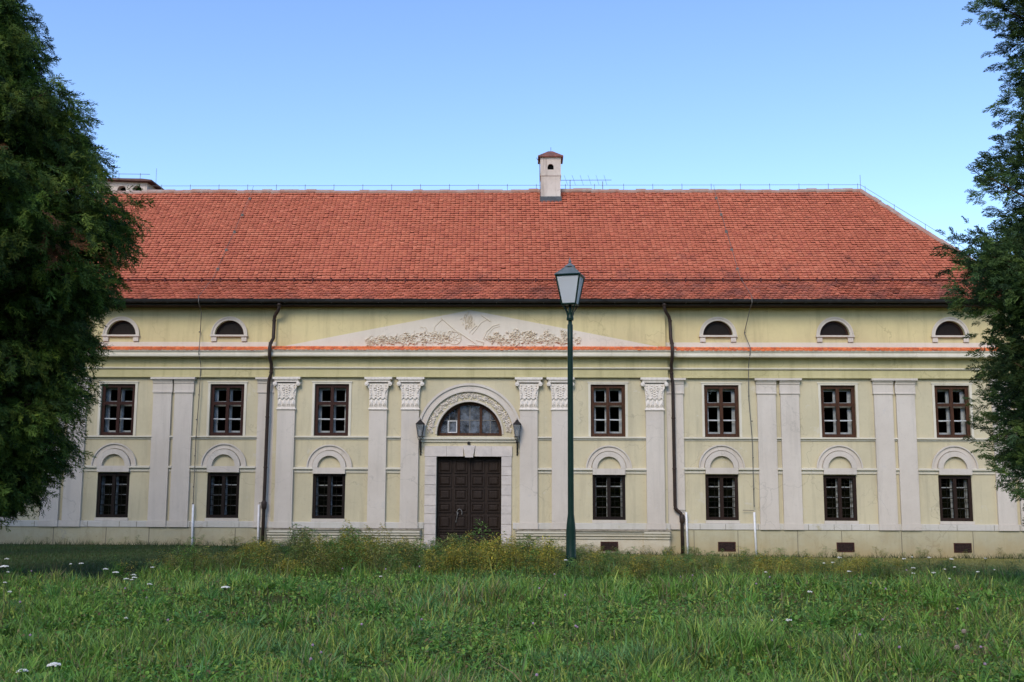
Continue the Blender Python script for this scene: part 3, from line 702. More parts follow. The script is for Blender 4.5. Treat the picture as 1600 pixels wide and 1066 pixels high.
# downpipes
def pipe(pts, box_at):
    p = MB(); p.tube(pts, .062, 12); 
    for z in (6.9, 6.05, 5.0, 3.4, 1.6, .2):
        xx = np.interp(z, [q[2] for q in pts[::-1]], [q[0] for q in pts[::-1]]); yy_ = np.interp(z, [q[2] for q in pts[::-1]], [q[1] for q in pts[::-1]]); p.tube([(xx, yy_, z-.025), (xx, yy_, z+.025)], .075, 12)
    p.lathe([(.062, -.18), (.095, -.12), (.10, .08), (.065, .14)], box_at, 12)
    p.lathe([(.08, 0), (.085, .05), (.06, .16)], (pts[0][0], pts[0][1], pts[0][2]-.16), 12)
    return p.build('downpipe', M['pipe'], house, smooth=True)
pipe([(-9.08, 35.38, 7.55), (-9.08, 35.38, 7.35), (-9.12, 35.42, 7.25), (-9.31, 35.66, 7.05), (-9.33, 35.70, 6.95), (-9.34, 35.70, 6.25), (-9.36, 35.40, 6.02), (-9.37, 35.36, 5.85), (-9.37, 35.36, 5.62), (-9.38, 35.45, 5.5), (-9.36, 35.62, 5.3), (-9.36, 35.64, 4.95), (-9.44, 35.68, 4.75), (-9.46, 35.72, 4.5), (-9.48, 35.72, .35), (-9.49, 35.72, -1.3)], (-9.48, 35.72, .28))
pipe([(4.80, 35.38, 7.55), (4.80, 35.38, 7.32), (4.86, 35.44, 7.2), (5.0, 35.66, 7.05), (5.04, 35.70, 6.9), (5.06, 35.70, 6.25), (5.06, 35.40, 6.02), (5.06, 35.36, 5.85), (5.06, 35.36, 5.62), (5.06, 35.45, 5.5), (5.06, 35.70, 5.3), (5.08, 35.78, 4.9), (5.12, 35.80, 4.6), (5.13, 35.80, .30), (5.15, 35.80, .18), (5.33, 35.80, .03), (5.36, 35.80, -.06), (5.37, 35.80, -1.6)], (5.37, 35.80, -.14))
# lightning conductors
lc = MB()
zr = RZ+.32; pts = [(hipl(RY), RY, zr)]
lc.tube([(hipl(RY), RY, zr), (hipx(RY), RY, zr), (hipx(38), 38, KZ+(38-KY)*.99+.4)], .009, 5)
x = hipl(RY)
while x < hipx(RY): lc.tube([(x, RY, RZ), (x, RY, zr+.06)], .011, 5); x += 1.25
for t in np.linspace(.05, .95, 4): 
    y = 41.7-3.7*t; z = RZ+(KZ-RZ)*(41.7-y)/(41.7-KY); lc.tube([(hipx(y), y, z), (hipx(y), y, z+.4)], .009, 5)
lc.tube([(hipx(RY), RY, RZ), (hipx(RY), RY, RZ+.75)], .010, 5)
for xx, xb in ((-12.0, -12.07), (7.86, 7.93)):
    lc.tube([(xx+.04, EY-.16, EZ+.1), (xx+.04, EY-.16, 7.5), (xx+.02, 35.6, 7.2), (xx-.10, YW-.05, 6.5), (xx+.02, 35.56, 5.9), (xx, 35.56, 5.7), (xx, YW-.14, 5.3), (xx-.02, YW-.12, 4.2), (xb, YW-.12, 2.6), (xb, YW-.12, 1.2), (xb, YW-.12, .3)], .016, 5)
    for z in (6.5, 4.2, 3.3, 2.0, .9, .3): lc.blob((xb if z < 4 else xx-.02*(z < 5)-.10*(z > 6), YW-.16, z), .03, .03, .03)
    lc.tube([(xx, RY, zr), (xx, RY-.3, RZ-.12), (xx, KY, KZ+.16), (xx+.04, EY-.16, EZ+.1)], .008, 5)
    for k in range(5):
        y = KY+(RY-KY)*(k+.5)/5; z = KZ+(RZ-KZ)*(k+.5)/5; lc.box(xx-.05, xx+.05, y-.03, y+.03, z+.03, z+.14)
lc.build('lightning_conductor', M['wire'], house)
for xx, y, z1 in ((-12.07, YW-.12, .28), (7.93, YW-.12, .08), (-9.70, YW-.14, .28), (5.52, YW-.17, .08)):
    w = MB(); w.tube([(xx, y, z1), (xx+.01, y-.01, -.6), (xx+.04, y-.02, -1.7)], .038, 10); w.build('cable_conduit', M['white_pipe'], house, smooth=True)
    if abs(xx) < 10: w = MB(); w.tube([(xx, y, z1+.06), (xx+(-.4 if xx > 0 else .25), y, z1+.07)], .012, 6); w.build('conduit_bracket', M['wire'], house)
# basement vents
for x in (2.79, 6.95, 11.12, 15.22):
    v = MB(); v.box(-.31, .31, -.02, -.001, -.03, 0); v.box(-.31, .31, -.02, -.001, .27, .30); v.box(-.31, -.28, -.02, -.001, 0, .27); v.box(.28, .31, -.02, -.001, 0, .27)
    yv = (YR-.055 if x < 4 else YW-.05)-.002; 
    if x < 4: yv = YR-.062
    vo = v.build('basement_vent', M['redfr'], house, loc=(x, yv, -1.26))
    g = MB(); g.box(-.279, .279, -.010, -.001, .001, .269)
    for k in range(9): g.box(-.26+k*.06, -.25+k*.06, -.014, -.011, .001, .269)
    g.build('mesh_screen', M['vent'], vo)
# chimneys
ch = MB(); cx = .85; cy = 41.55; ch.box(cx-.42, cx+.42, cy-.42, cy+.42, 12.6, 13.93); ch.box(cx-.45, cx+.45, cy-.45, cy+.45, 13.93, 14.0)
ch2 = MB()
wall_piece(ch2, cx-.435, cx+.435, 14.0, 14.78, cy-.435, [arch(cx, 14.20, .13, 10, .12)], .12, side=False)
ch2.box(cx-.435, cx+.435, cy-.314, cy+.435, 14.0, 14.78); 
ch2.add([(cx-.435, cy-.435, 14), (cx-.435, cy-.314, 14), (cx-.435, cy-.314, 14.78), (cx-.435, cy-.435, 14.78)], [(0, 3, 2, 1)])
ch2.add([(cx+.435, cy-.435, 14), (cx+.435, cy-.314, 14), (cx+.435, cy-.314, 14.78), (cx+.435, cy-.435, 14.78)], [(0, 1, 2, 3)])
ch.v, off = ch.v, len(ch.v); ch.f += [tuple(i+off for i in f) for f in ch2.f]; ch.v += ch2.v; ch.mi += ch2.mi
cho = ch.build('chimney', M['chim'], house)
o = MB(); o.prism(arch(cx, 14.19, .14, 10, .12), cy-.325, cy-.318); sub(o.build('smoke_opening', M['interior'], house), cho)
o = MB()
for k in range(4):
    s_ = .54-.115*k; z = 14.76+.085*k; o.lathe([(s_*1.414, -.02), (s_*1.414, .03), ((s_-.10)*1.414, .10)], (cx, cy, z), 4, math.pi/4)
sub(o.build('tiled_cap', simple('old_tiles', (.26, .10, .075), .9, (.10, .06, .05), 4), house), cho)
o = MB(); o.tube([(cx+.02, cy, 15.05), (cx+.02, cy, 15.32)], .012, 5); o.tube([(cx-.47, cy-.47, 14.5), (cx-.46, cy-.46, 13.6)], .012, 5); o.tube([(cx-.60, cy-.5, 14.7), (cx-.47, cy-.47, 14.45), (cx-.44, cy-.5, 12.8)], .014, 5); sub(o.build('lightning_rod', M['wire'], house), cho)
o = MB(); o.box(cx-.46, cx+.46, cy-.47, cy+.1, 12.5, 13.02); sub(o.build('lead_flashing', M['lead'], house), cho)
# broad chimney behind the ridge
ch = MB(); x0, x1, y0, y1 = -19.9, -17.55, 44.0, 45.5
wall_piece(ch, x0, x1, 10, 14.60, y0, [arch(x, 14.02, .20, 10, .14) for x in (-19.45, -18.72, -18.0)], .3, side=False)
ch.box(x0, x1, y0+.301, y1, 10, 14.60)
def lat(xx, sg_):
    lp = [[(y0, 10), (y0+.3, 10), (y0+.3, 14.60), (y0, 14.60)]]
    ch.add([(xx, p[0], p[1]) for p in lp[0]], [(0, 1, 2, 3)])
lat(x0, 1); lat(x1, 1)
bigc = ch.build('chimney', M['chim'], house)
o = MB()
for x in (-19.45, -18.72, -18.0): o.prism(arch(x, 14.01, .21, 10, .14), y0+.27, y0+.30)
o.add([(x1+.003, y0+.6+q_[0], q_[1]) for q_ in [(p[0], p[1]) for p in arch(0, 14.02, .16, 8, .12)]], [tuple(range(11))])
sub(o.build('smoke_opening', M['interior'], house), bigc)
o = MB(); ym = (y0+y1)/2
o.add([(x0-.2, y0-.25, 14.60), (x1+.28, y0-.25, 14.50), (x1+.28, y1+.25, 14.50), (x0-.2, y1+.25, 14.60), (x0+.5, ym, 14.93), (x1-.55, ym, 14.92), (x0-.2, y0-.25, 14.67), (x1+.28, y0-.25, 14.57), (x1+.28, y1+.25, 14.57), (x0-.2, y1+.25, 14.67)],
      [(0, 1, 7, 6), (1, 2, 8, 7), (2, 3, 9, 8), (3, 0, 6, 9), (6, 7, 5, 4), (7, 8, 5), (8, 9, 4, 5), (9, 6, 4), (3, 2, 1, 0)])
sub(o.build('tiled_cap', simple('old_tiles_dark', (.17, .09, .075), .9, (.08, .055, .05), 6, bumpy=.8), house), bigc)
o = MB(); o.tube([(x0, ym, 15.15), (x1-.2, ym, 15.12)], .012, 5)
for x in (x0+.7, x0+1.7): o.tube([(x, ym, 14.8), (x, ym, 15.17)], .012, 5)
o.tube([(x1+.1, ym, 14.4), (x1+.1, ym, 15.4)], .009, 5)
sub(o.build('lightning_rod', M['wire'], house), bigc)

# ------------------------------------------------------------------ roof antenna
an = MB(); ax = 1.5; ay = 41.7
an.tube([(ax-.2, ay, 13.9), (ax+2.0, ay+.25, 13.98)], .012, 5); an.tube([(ax+1.6, ay, 13.3), (ax+1.6, ay, 13.85)], .016, 5); an.tube([(ax+.2, ay, 13.3), (ax+.2, ay, 13.92)], .016, 5)
for k in range(6):
    x = ax+.05+k*.34; an.tube([(x-.12, ay-.35, 14.02), (x+.06, ay+.3, 13.76)], .006, 4)
tag(an.build('roof_antenna', M['wire']), 'thin metal aerial lying along the ridge right of the square chimney', 'antenna')

# ------------------------------------------------------------------ lanterns
def lantern(root, w0, w1, h, hr, z0, yaw_, mf, frost, lamp=True, rf=None):
    """four-sided tapering lantern: bottom half-width w0, top w1"""
    c_, s_ = math.cos(yaw_), math.sin(yaw_)
    def P(x, y, z): return (x*c_-y*s_, x*s_+y*c_, z)
    crn = [(-1, -1), (1, -1), (1, 1), (-1, 1)]; f = MB(); t = w1*.07
    for sx_, sy_ in crn: f.tube([P(sx_*w0, sy_*w0, z0), P(sx_*w1, sy_*w1, z0+h)], t, 4)
    for k in range(4):
        a_, b2 = crn[k], crn[(k+1) % 4]
        f.tube([P(a_[0]*w0, a_[1]*w0, z0), P(b2[0]*w0, b2[1]*w0, z0)], t*1.2, 4)
        f.tube([P(a_[0]*w1*1.03, a_[1]*w1*1.03, z0+h), P(b2[0]*w1*1.03, b2[1]*w1*1.03, z0+h)], t*1.3, 4)
    f.add([P(q[0]*w0, q[1]*w0, z0-.01) for q in crn], [(3, 2, 1, 0)])
    f.build('lantern_frame', mf, root, (0, 0, 0) if False else None).matrix_parent_inverse = Matrix.Identity(4)
    for k in range(4):
        a_, b2 = crn[k], crn[(k+1) % 4]; g = MB()
        g.add([P(a_[0]*w0*.98, a_[1]*w0*.98, z0), P(b2[0]*w0*.98, b2[1]*w0*.98, z0), P(b2[0]*w1*.98, b2[1]*w1*.98, z0+h), P(a_[0]*w1*.98, a_[1]*w1*.98, z0+h)], [(0, 1, 2, 3)])
        g.build('glass_pane', frost, root).matrix_parent_inverse = Matrix.Identity(4)
    r_ = MB(); wt = w1*.30; z1 = z0+h
    pts = [P(q[0]*w1*1.08, q[1]*w1*1.08, z1+.005) for q in crn]+[P(q[0]*wt, q[1]*wt, z1+hr) for q in crn]
    r_.add(pts, [(k, (k+1) % 4, 4+(k+1) % 4, 4+k) for k in range(4)]+[(4, 5, 6, 7), (3, 2, 1, 0)])
    for k in range(4): r_.tube([pts[k], pts[4+k]], t*.8, 4)
    k_ = w1/.265
    r_.lathe([(.115*k_, 0), (.12*k_, .015*k_), (.10*k_, .04*k_), (.045*k_, .075*k_), (.025*k_, .10*k_), (.035*k_, .12*k_), (.03*k_, .15*k_), (.012*k_, .18*k_), (.004*k_, .24*k_)], (0, 0, z1+hr), 12)
    r_.build('lantern_roof', rf or mf, root).matrix_parent_inverse = Matrix.Identity(4)
lamp = thing('street_lamp', 'tall dark green lamp post with four-sided glass lantern, standing in the meadow', 'street lamp', (.72, 17.9, -.27)); lamp['_w'] = (0., 0., 0.)
pb = MB(); zz = .27
pb.lathe([(.115, -.15), (.115, .0), (.092, .02), (.09, .30), (.096, .32), (.096, .36), (.088, .38), (.086, .78), (.078, .90), (.060, 1.05), (.055, 1.10), (.052, 2.4), (.049, 4.0), (.049, 4.48), (.036, 4.49), (.036, 4.58)], (0, 0, 0), 20)
pb.build('pole', M['green_paint'], lamp, smooth=True).matrix_parent_inverse = Matrix.Identity(4)
cr = MB(); cr.lathe([(.062, 4.56), (.066, 4.60), (.050, 4.66), (.055, 4.70)], (0, 0, 0), 16)
for k in range(4):
    a_ = R(45+90*k-14); cr.tube([(.05*math.cos(a_), .05*math.sin(a_), 4.62), (.08*math.cos(a_), .08*math.sin(a_), 4.72), (.185*math.cos(a_), .185*math.sin(a_), 4.86)], .012, 5)
cr.tube([(0, 0, 4.6), (0, 0, 4.85)], .03, 8)
cr.build('lantern_bracket', M['green_paint'], lamp).matrix_parent_inverse = Matrix.Identity(4)
lantern(lamp, .125, .218, .52, .17, 4.85, R(-14), M['green_paint'], M['frost'], rf=simple('grey_green_metal', (.16, .18, .19), .35, (.10, .13, .13), 8))
# wall lanterns either side of the fanlight
def wall_lantern(x, label):
    t = thing('wall_lantern', label, 'lantern', (x, YR-.30, 2.05), 'wall lanterns flanking the gate'); t['_w'] = (0., 0., 0.)
    br = MB()
    br.tube([(0, .29, .08), (0, .25, .16), (0, .10, .20), (0, .0, .30), (0, 0, .62)], .018, 7); br.tube([(0, .27, .42), (0, .10, .38), (0, .0, .48)], .014, 6)
    br.box(-.025, .025, .265, .298, .0, .5)
    for s_ in (-1, 1):
        br.tube([(0, 0, .50), (s_*.06, 0, .56), (s_*.085, 0, .65)], .013, 6)
    br.lathe([(.03, .44), (.05, .47), (.03, .52)], (0, 0, 0), 10)
    br.build('bracket', M['iron'], t).matrix_parent_inverse = Matrix.Identity(4)
    lantern(t, .070, .135, .44, .12, .66, 0, M['iron'], M['lglass'])
    b2 = MB(); b2.lathe([(.025, .68), (.03, .82), (.02, .90)], (0, 0, 0), 8); b2.build('bulb', M['stucco'], t).matrix_parent_inverse = Matrix.Identity(4)
M['lglass'] = glassmat('smoky_lantern_glass', 1.5, (.55, .57, .58), .15)
m, n, l, b = newmat('milky_lantern_glass'); b.inputs['Base Color'].default_value = (.22, .24, .25, 1); b.inputs['Roughness'].default_value = .2
tp = n.new('ShaderNodeBsdfTransparent'); mx = n.new('ShaderNodeMixShader'); mx.inputs[0].default_value = .45
l.new(b.outputs[0], mx.inputs[1]); l.new(tp.outputs[0], mx.inputs[2]); l.new(mx.outputs[0], n['Material Output'].inputs[0]); M['lglass'] = m
wall_lantern(-3.93, 'black iron wall lantern on the left side of the arched gateway')
wall_lantern(-.47, 'black iron wall lantern on the right side of the arched gateway')
cm = MB(); cm.lathe([(.03, 0), (.05, .02), (.05, .09), (.02, .11)], (XC-.02, YR-.06, 2.43), 10); cm.box(XC-.04, XC, YR-.06, YR-.002, 2.47, 2.50)
tag(cm.build('gate_sensor', M['iron']), 'small black device fixed on the wall just above the keystone of the gate', 'security sensor')

# ------------------------------------------------------------------ unseen wood added far behind the viewer to darken the pane reflections
r0 = np.random.default_rng(77); acw = [[], [], []]; nq = 60000
wx = r0.uniform(-70, 70, nq); hh_ = 15+3.5*np.sin(wx*.21)+2.5*np.sin(wx*.57+1)+1.5*np.sin(wx*1.3); wy = -34+r0.normal(0, 2.0, nq); wz = hh_*r0.random(nq)**.8
P_ = np.stack([wx, wy, wz], 1); a1 = r0.normal(size=(nq, 3)); a1 /= np.linalg.norm(a1, axis=1, keepdims=True); a2 = np.cross(a1, r0.normal(size=(nq, 3))); a2 /= np.linalg.norm(a2, axis=1, keepdims=True)
a1 *= .42; a2 *= .30; Vw = np.stack([P_-a1, P_-a2, P_+a1, P_+a2], 1).reshape(-1, 3); Cw = np.repeat(np.array([[.030, .055, .016]])*r0.uniform(.6, 1.5, (nq, 1)), 4, 0)
_bx = np.linspace(-70, 70, 60); _bh = 13.5+3*np.sin(_bx*.21)+2*np.sin(_bx*.57+1)
_bv = np.stack([np.repeat(_bx, 2), np.full(120, -35.5)+np.tile([0, .5], 60), np.stack([np.zeros(60), _bh], 1).ravel()], 1); _k = np.arange(59)*2
Vw = np.concatenate([Vw, _bv]); Cw = np.concatenate([Cw, np.tile([[.02, .035, .012]], (120, 1))]); _bq = np.stack([_k, _k+2, _k+3, _k+1], 1)+nq*4
tag(link('unseen_wood', fast_mesh('unseen_wood', Vw, [np.arange(nq*4).reshape(-1, 4), _bq], Cw, M['leaf'])), 'unseen wood edge behind the viewer, added to darken the pane reflections', 'wood', kind='stuff')

# ------------------------------------------------------------------ conifers
def spray_template(kind, r):
    """flat (thuja) or tufted (juniper) spray along +X; thin diamond scales. returns verts, quads, shade"""
    vs = []; fs = []; sh = []
    def sliver(p, d, ln, w, nrm, s):
        p = np.array(p); d = np.array(d)/np.linalg.norm(d); sd_ = np.cross(d, nrm); sd_ /= (np.linalg.norm(sd_)+1e-9); o = len(vs)
        vs.extend([p, p+d*ln*.45+sd_*w, p+d*ln, p+d*ln*.45-sd_*w]); fs.append((o, o+1, o+2, o+3)); sh.extend([s*.85, s, s*1.15, s])
    if kind == 'thuja':
        L = .34; n_ = 10
        for k in range(n_):
            t = (k+.5)/n_; x = L*t; z = -.12*t*t
            ln = (.15*(1-t)**.7*(.35+t)*1.5+.035)
            for s_ in (-1, 1):
                ln *= r.uniform(.5, 1.25); a_ = R(r.uniform(22, 62)); d = (math.cos(a_), s_*math.sin(a_)*r.uniform(.5, 1), r.uniform(-.75, .45)); p = (x+r.uniform(-.02, .02), 0, z)
                sliver(p, d, ln, .0095, (r.normal(0, .4), r.normal(0, .6), 1), r.uniform(.8, 1.15))
                for q_ in (.45, .75):
                    pp = np.array(p)+np.array(d)/np.linalg.norm(d)*ln*q_; a2 = a_+R(r.uniform(-50, 50))
                    sliver(pp, (math.cos(a2), s_*math.sin(a2), r.uniform(-.8, .5)), ln*.45*(1.1-q_)+.035, .0085, (r.normal(0, .4), r.normal(0, .6), 1), r.uniform(.8, 1.2))
        sliver((0, 0, 0), (1, 0, -.2), L*1.05, .012, (0, 0, 1), .8)
    else:
        L = .36; n_ = 10
        for k in range(n_):
            t = (k+.4)/n_; x = L*t; z = .05*math.sin(t*3)
            ln = .13*(1-t)**.8+.04
            for j in range(3):
                a_ = r.uniform(0, 6.283); b2 = R(r.uniform(22, 42)); d = np.array((math.cos(b2), math.sin(b2)*math.cos(a_), math.sin(b2)*math.sin(a_)))
                nr = r.normal(size=3); sliver((x, 0, z), d, ln, .0095, nr, r.uniform(.8, 1.15))
                for q_ in (.45, .75):
                    pp = np.array((x, 0, z))+d*ln*q_; d2 = d+r.normal(0, .38, 3); sliver(pp, d2, ln*.42, .0085, r.normal(size=3), r.uniform(.85, 1.25))
        sliver((0, 0, 0), (1, 0, 0), L*1.08, .009, (0, 0, 1), .8)
    return np.array(vs), np.array(fs), np.array(sh)
def place(templs, P, D, S, Cb, r, upbias=None):
    """place sprays: P (n,3) origins, D (n,3) directions, S scales, Cb colours"""
    n_ = len(P); which = r.integers(0, len(templs), n_); Vs = []; Fs = []; Cs = []; off = 0
    D = D/np.linalg.norm(D, axis=1, keepdims=True)
    Zr = np.tile([[0, 0, 1.]], (n_, 1))+r.normal(0, .45, (n_, 3)); Yv = np.cross(Zr, D); Yv /= np.linalg.norm(Yv, axis=1, keepdims=True); Zv = np.cross(D, Yv)
    for w in range(len(templs)):
        idx = np.where(which == w)[0]; tv_, tf_, ts_ = templs[w]
        if not len(idx): continue
        Mx = np.stack([D[idx], Yv[idx], Zv[idx]], 1)*S[idx][:, None, None]
        V_ = np.einsum('vk,nkj->nvj', tv_, Mx)+P[idx][:, None, :]
        F_ = tf_[None]+(np.arange(len(idx))*len(tv_))[:, None, None]+off
        Vs.append(V_.reshape(-1, 3)); Fs.append(F_.reshape(-1, 4)); Cs.append((Cb[idx][:, None, :]*ts_[None, :, None]).reshape(-1, 3)); off += len(idx)*len(tv_)
    return np.concatenate(Vs), np.concatenate(Fs), np.concatenate(Cs)
def conifer(name, label, x, y, prof, kind, seed, nb, ns, droop, cols, browncl, zb, htop, extra=()):
    r = np.random.default_rng(seed); z0 = float(gz(x, y))
    t = thing(name, label, 'tree', (x, y, z0)); t['_w'] = (0., 0., 0.)
    prof = np.array(prof); temps = [spray_template(kind, r) for _ in range(7)]
    lim = MB(); P = []; D = []; S = []; Cb = []
    lim_n = 0
    boughs = []
    for k in range(nb):
        zt = r.uniform(prof[0, 0], prof[-1, 0]); th = r.uniform(0, 2*math.pi)
        rr = np.interp(zt, prof[:, 0], prof[:, 1])*r.uniform(.80, 1.0)*(1-.10*abs(math.sin(th*2.5+zt)))
        boughs.append((zt, th, rr, 1.0))
    for e in extra: boughs.append(e)
    for zt, th, rr, dens in boughs:
        if kind == 'juniper' and zt > 5 and dens == 1.0: dens = r.choice([.5, .9, 1.2]); rr *= r.uniform(.78, 1.12)
        d = np.array([math.cos(th), math.sin(th)])
        zs_ = zt-(.25+.25*rr)*(1 if kind == 'juniper' else .9)*(1 if zt > prof[0, 0]+1 else .2)
        tip = np.array([x+d[0]*rr, y+d[1]*rr, zt]); st_ = np.array([x, y, max(zs_, z0+.8)])
        mid = (tip*.55+st_*.45)+np.array([0, 0, -.12*rr if kind == 'juniper' else .12*rr])
        def B(u): return (1-u)**2*st_+2*u*(1-u)*mid+u*u*tip
        lim.tube([B(u) for u in (0, .35, .7, .96)], [.045, .032, .02, .006], 5, False)
        m_ = int(ns*dens*(.5+rr/2.2))
        u = 1-r.power(1.0, m_)*.62 if False else 1-np.abs(r.normal(0, .30, m_)); u = np.clip(u, .12, 1)
        ctr = np.array([B(v) for v in u]); env = (.10+.42*(1-u))*np.minimum(1, rr/1.2)+.05
        jit = np.clip(r.normal(0, 1, (m_, 3)), -1.5, 1.5)*env[:, None]*np.array([1, 1, .75])
        out = np.array([d[0], d[1], .0]); dirs = out[None]*.9+jit*1.0+r.normal(0, .5, (m_, 3))+np.array([0, 0, droop])
        P.append(ctr+jit); D.append(dirs); S.append(r.uniform(.5, 1.0, m_)*(.75 if kind == 'juniper' else .85))
        base = np.array(cols)[r.integers(0, len(cols), m_)]*r.uniform(.6, 1.5)*r.uniform(.7, 1.3, (m_, 1)); Cb.append(base)
    # inner foliage close to the trunk
    m_ = nb*(6 if kind == 'thuja' else 3); zc = r.uniform(prof[0, 0]+.2, prof[-1, 0]-.3, m_); rr = np.interp(zc, prof[:, 0], prof[:, 1])*r.uniform(.1, .62, m_); th = r.uniform(0, 6.283, m_)
    P.append(np.stack([x+rr*np.cos(th), y+rr*np.sin(th), zc], 1)); D.append(np.stack([np.cos(th), np.sin(th), np.full(m_, droop)], 1)+r.normal(0, .4, (m_, 3))); S.append(r.uniform(.8, 1.3, m_)); Cb.append(np.array(cols)[r.integers(0, len(cols), m_)])
    P = np.concatenate(P); D = np.concatenate(D); S = np.concatenate(S); Cb = np.concatenate(Cb)
    for bx_, by_, bz_, br_ in browncl:
        near = np.linalg.norm(P-np.array([bx_, by_, bz_]), axis=1) < br_; near &= r.random(len(P)) < .75; Cb[near] = np.array([.16, .07, .03])
    V_, F_, C_ = place(temps, P, D, S, Cb, r)
    lim.tube([(x, y, z0-.2), (x+.03, y, z0+2), (x, y+.05, z0+5), (x, y, htop)], [.24, .19, .13, .02], 10)
    lim.build('trunk', M['bark'], t).matrix_parent_inverse = Matrix.Translation((-x, -y, -z0))
    o = link('crown', fast_mesh('crown', V_, [F_], C_, M['leaf']), t); o.matrix_parent_inverse = Matrix.Translation((-x, -y, -z0))
    print(name, len(F_)); return t
tx, ty = -9.05, 15.0
lprof = [(1.05, 1.0), (1.6, 1.95), (2.4, 2.3), (3.2, 2.2), (3.9, 2.5), (4.6, 2.8), (5.2, 3.05), (5.7, 2.95), (6.3, 2.4), (7.0, 2.1), (7.6, 1.75), (8.2, 1.2), (8.8, .65), (10.0, .2)]
conifer('arborvitae', 'dense dark green conifer filling the left edge, with drooping flat sprays', tx, ty, lprof, 'thuja', 3, 520, 62, -.55,
        [(.055, .108, .020), (.075, .135, .022), (.12, .175, .028), (.036, .076, .020)], [(-7.5, 13.4, 6.4, .35), (-6.9, 14.1, 4.9, .3), (-6.6, 13.6, 5.2, .3)], 1, 10.2)
conifer('arborvitae', 'dark conifer top showing in the upper left corner behind the big arborvitae', -10.3, 17.5, [(6.0, 1.6), (8.0, 1.5), (9.5, 1.2), (10.6, 1.0), (12.5, .2)], 'thuja', 5, 110, 34, -.5,
        [(.034, .072, .018), (.044, .088, .018)], [], 1, 12.5)
conifer('arborvitae', 'unseen conifer added beyond the left edge to shade the house, the nearer of two', -16.0, 23.0, [(.6, 1.2), (2, 2.9), (7, 3.0), (10, 2.2), (14, .3)], 'thuja', 15, 130, 30, -.5,  # out of view, added so its shadow darkens the left facade
        [(.034, .072, .018), (.044, .088, .018)], [], 1, 14)
conifer('arborvitae', 'unseen conifer added beyond the left edge to shade the house, close to the wall', -20.3, 29.5, [(.2, 1.2), (2, 3.2), (7, 3.2), (10, 2.2), (13, .3)], 'thuja', 16, 130, 30, -.5,  # second unseen tree, placed to shade the far left wall
        [(.034, .072, .018), (.044, .088, .018)], [], 1, 13)
jx, jy = 8.05, 13.0
jprof = [(1.15, .9), (1.5, 1.6), (2.1, 1.9), (2.9, 2.0), (3.6, 2.0), (4.1, 2.1), (4.6, 2.1), (4.9, 1.8), (5.4, 1.7), (5.9, 1.8), (6.5, 1.7), (7.2, 1.45), (7.8, 1.4), (9.5, 1.2), (11, .3)]
conifer('juniper', 'feathery dark green juniper at the right edge with airy branches and gaps', jx, jy, jprof, 'juniper', 9, 330, 64, .05,
        [(.050, .098, .032), (.070, .125, .036), (.10, .160, .042), (.036, .072, .030)], [], 1, 11,
        extra=[(4.62, R(185), 2.40, 1.4), (4.35, R(195), 2.4, 1.4), (3.95, R(178), 2.25, 1.3), (7.95, R(180), 1.75, 1.2), (8.0, R(190), 1.8, 1.0), (3.1, R(188), 2.1, 1.2), (5.5, R(183), 2.0, 1.0), (1.6, R(182), 1.75, 1.2), (1.3, R(190), 1.6, 1.0), (2.1, R(178), 2.0, 1.0)])

# ------------------------------------------------------------------ grass
def blades(P, H, Wd, lean, az, Cb, seg=2):
    """curved tapering blades; returns verts, [quads, tris], cols"""
    n_ = len(P); dx, dy = np.cos(az), np.sin(az); tw_ = az+rng.uniform(.3, 2.8, n_)-1.57; px_, py_ = -np.sin(tw_), np.cos(tw_); vs = []
    for k in range(seg):
        t = k/seg; cx_ = lean*t*t; cz_ = H*t*(1-.25*lean/np.maximum(H, .01)*t*.5); w = Wd*(1-.35*t)
        for s_ in (-1, 1): vs.append(np.stack([P[:, 0]+dx*cx_+s_*px_*w, P[:, 1]+dy*cx_+s_*py_*w, P[:, 2]+cz_], 1))
    vs.append(np.stack([P[:, 0]+dx*lean, P[:, 1]+dy*lean, P[:, 2]+H*(1-.125*lean/np.maximum(H, .01))], 1))
    V_ = np.stack(vs, 1); m_ = 2*seg+1; b_ = (np.arange(n_)*m_)[:, None]
    qd = np.concatenate([b_+np.array([[2*k, 2*k+1, 2*k+3, 2*k+2]]) for k in range(seg-1)]) if seg > 1 else np.zeros((0, 4), int)
    tr_ = b_+np.array([[2*seg-2, 2*seg-1, 2*seg]])
    sh = np.array([.55+.25*(k//2) for k in range(2*seg)]+[1.15]); sh = np.ones(m_)
    return V_.reshape(-1, 3), qd, tr_, (Cb[:, None, :]*sh[None, :, None]).reshape(-1, 3)
def vnoise(x, y, s, seed):
    r = np.random.default_rng(seed); g_ = r.random((64, 64)); u = (x/s) % 63; v = (y/s) % 63
    i_ = u.astype(int); j_ = v.astype(int); fu = u-i_; fv = v-j_; fu = fu*fu*(3-2*fu); fv = fv*fv*(3-2*fv); i1 = (i_+1) % 64; j1 = (j_+1) % 64
    return g_[i_, j_]*(1-fu)*(1-fv)+g_[i1, j_]*fu*(1-fv)+g_[i_, j1]*(1-fu)*fv+g_[i1, j1]*fu*fv
def sample(n_, y0, y1, r, dens_pow=1.5, xl=None):
    """points over the visible wedge; density falls with distance"""
    u = r.random(n_); p = 1-dens_pow
    y = (y0**(2+p-1)+(y1**(2+p-1)-y0**(2+p-1))*u)**(1/(1+p)) if abs(1+p) > 1e-6 else y0*(y1/y0)**u
    x = (r.random(n_)*2-1)*(y*.60+2.2)-.02*y; return x, y
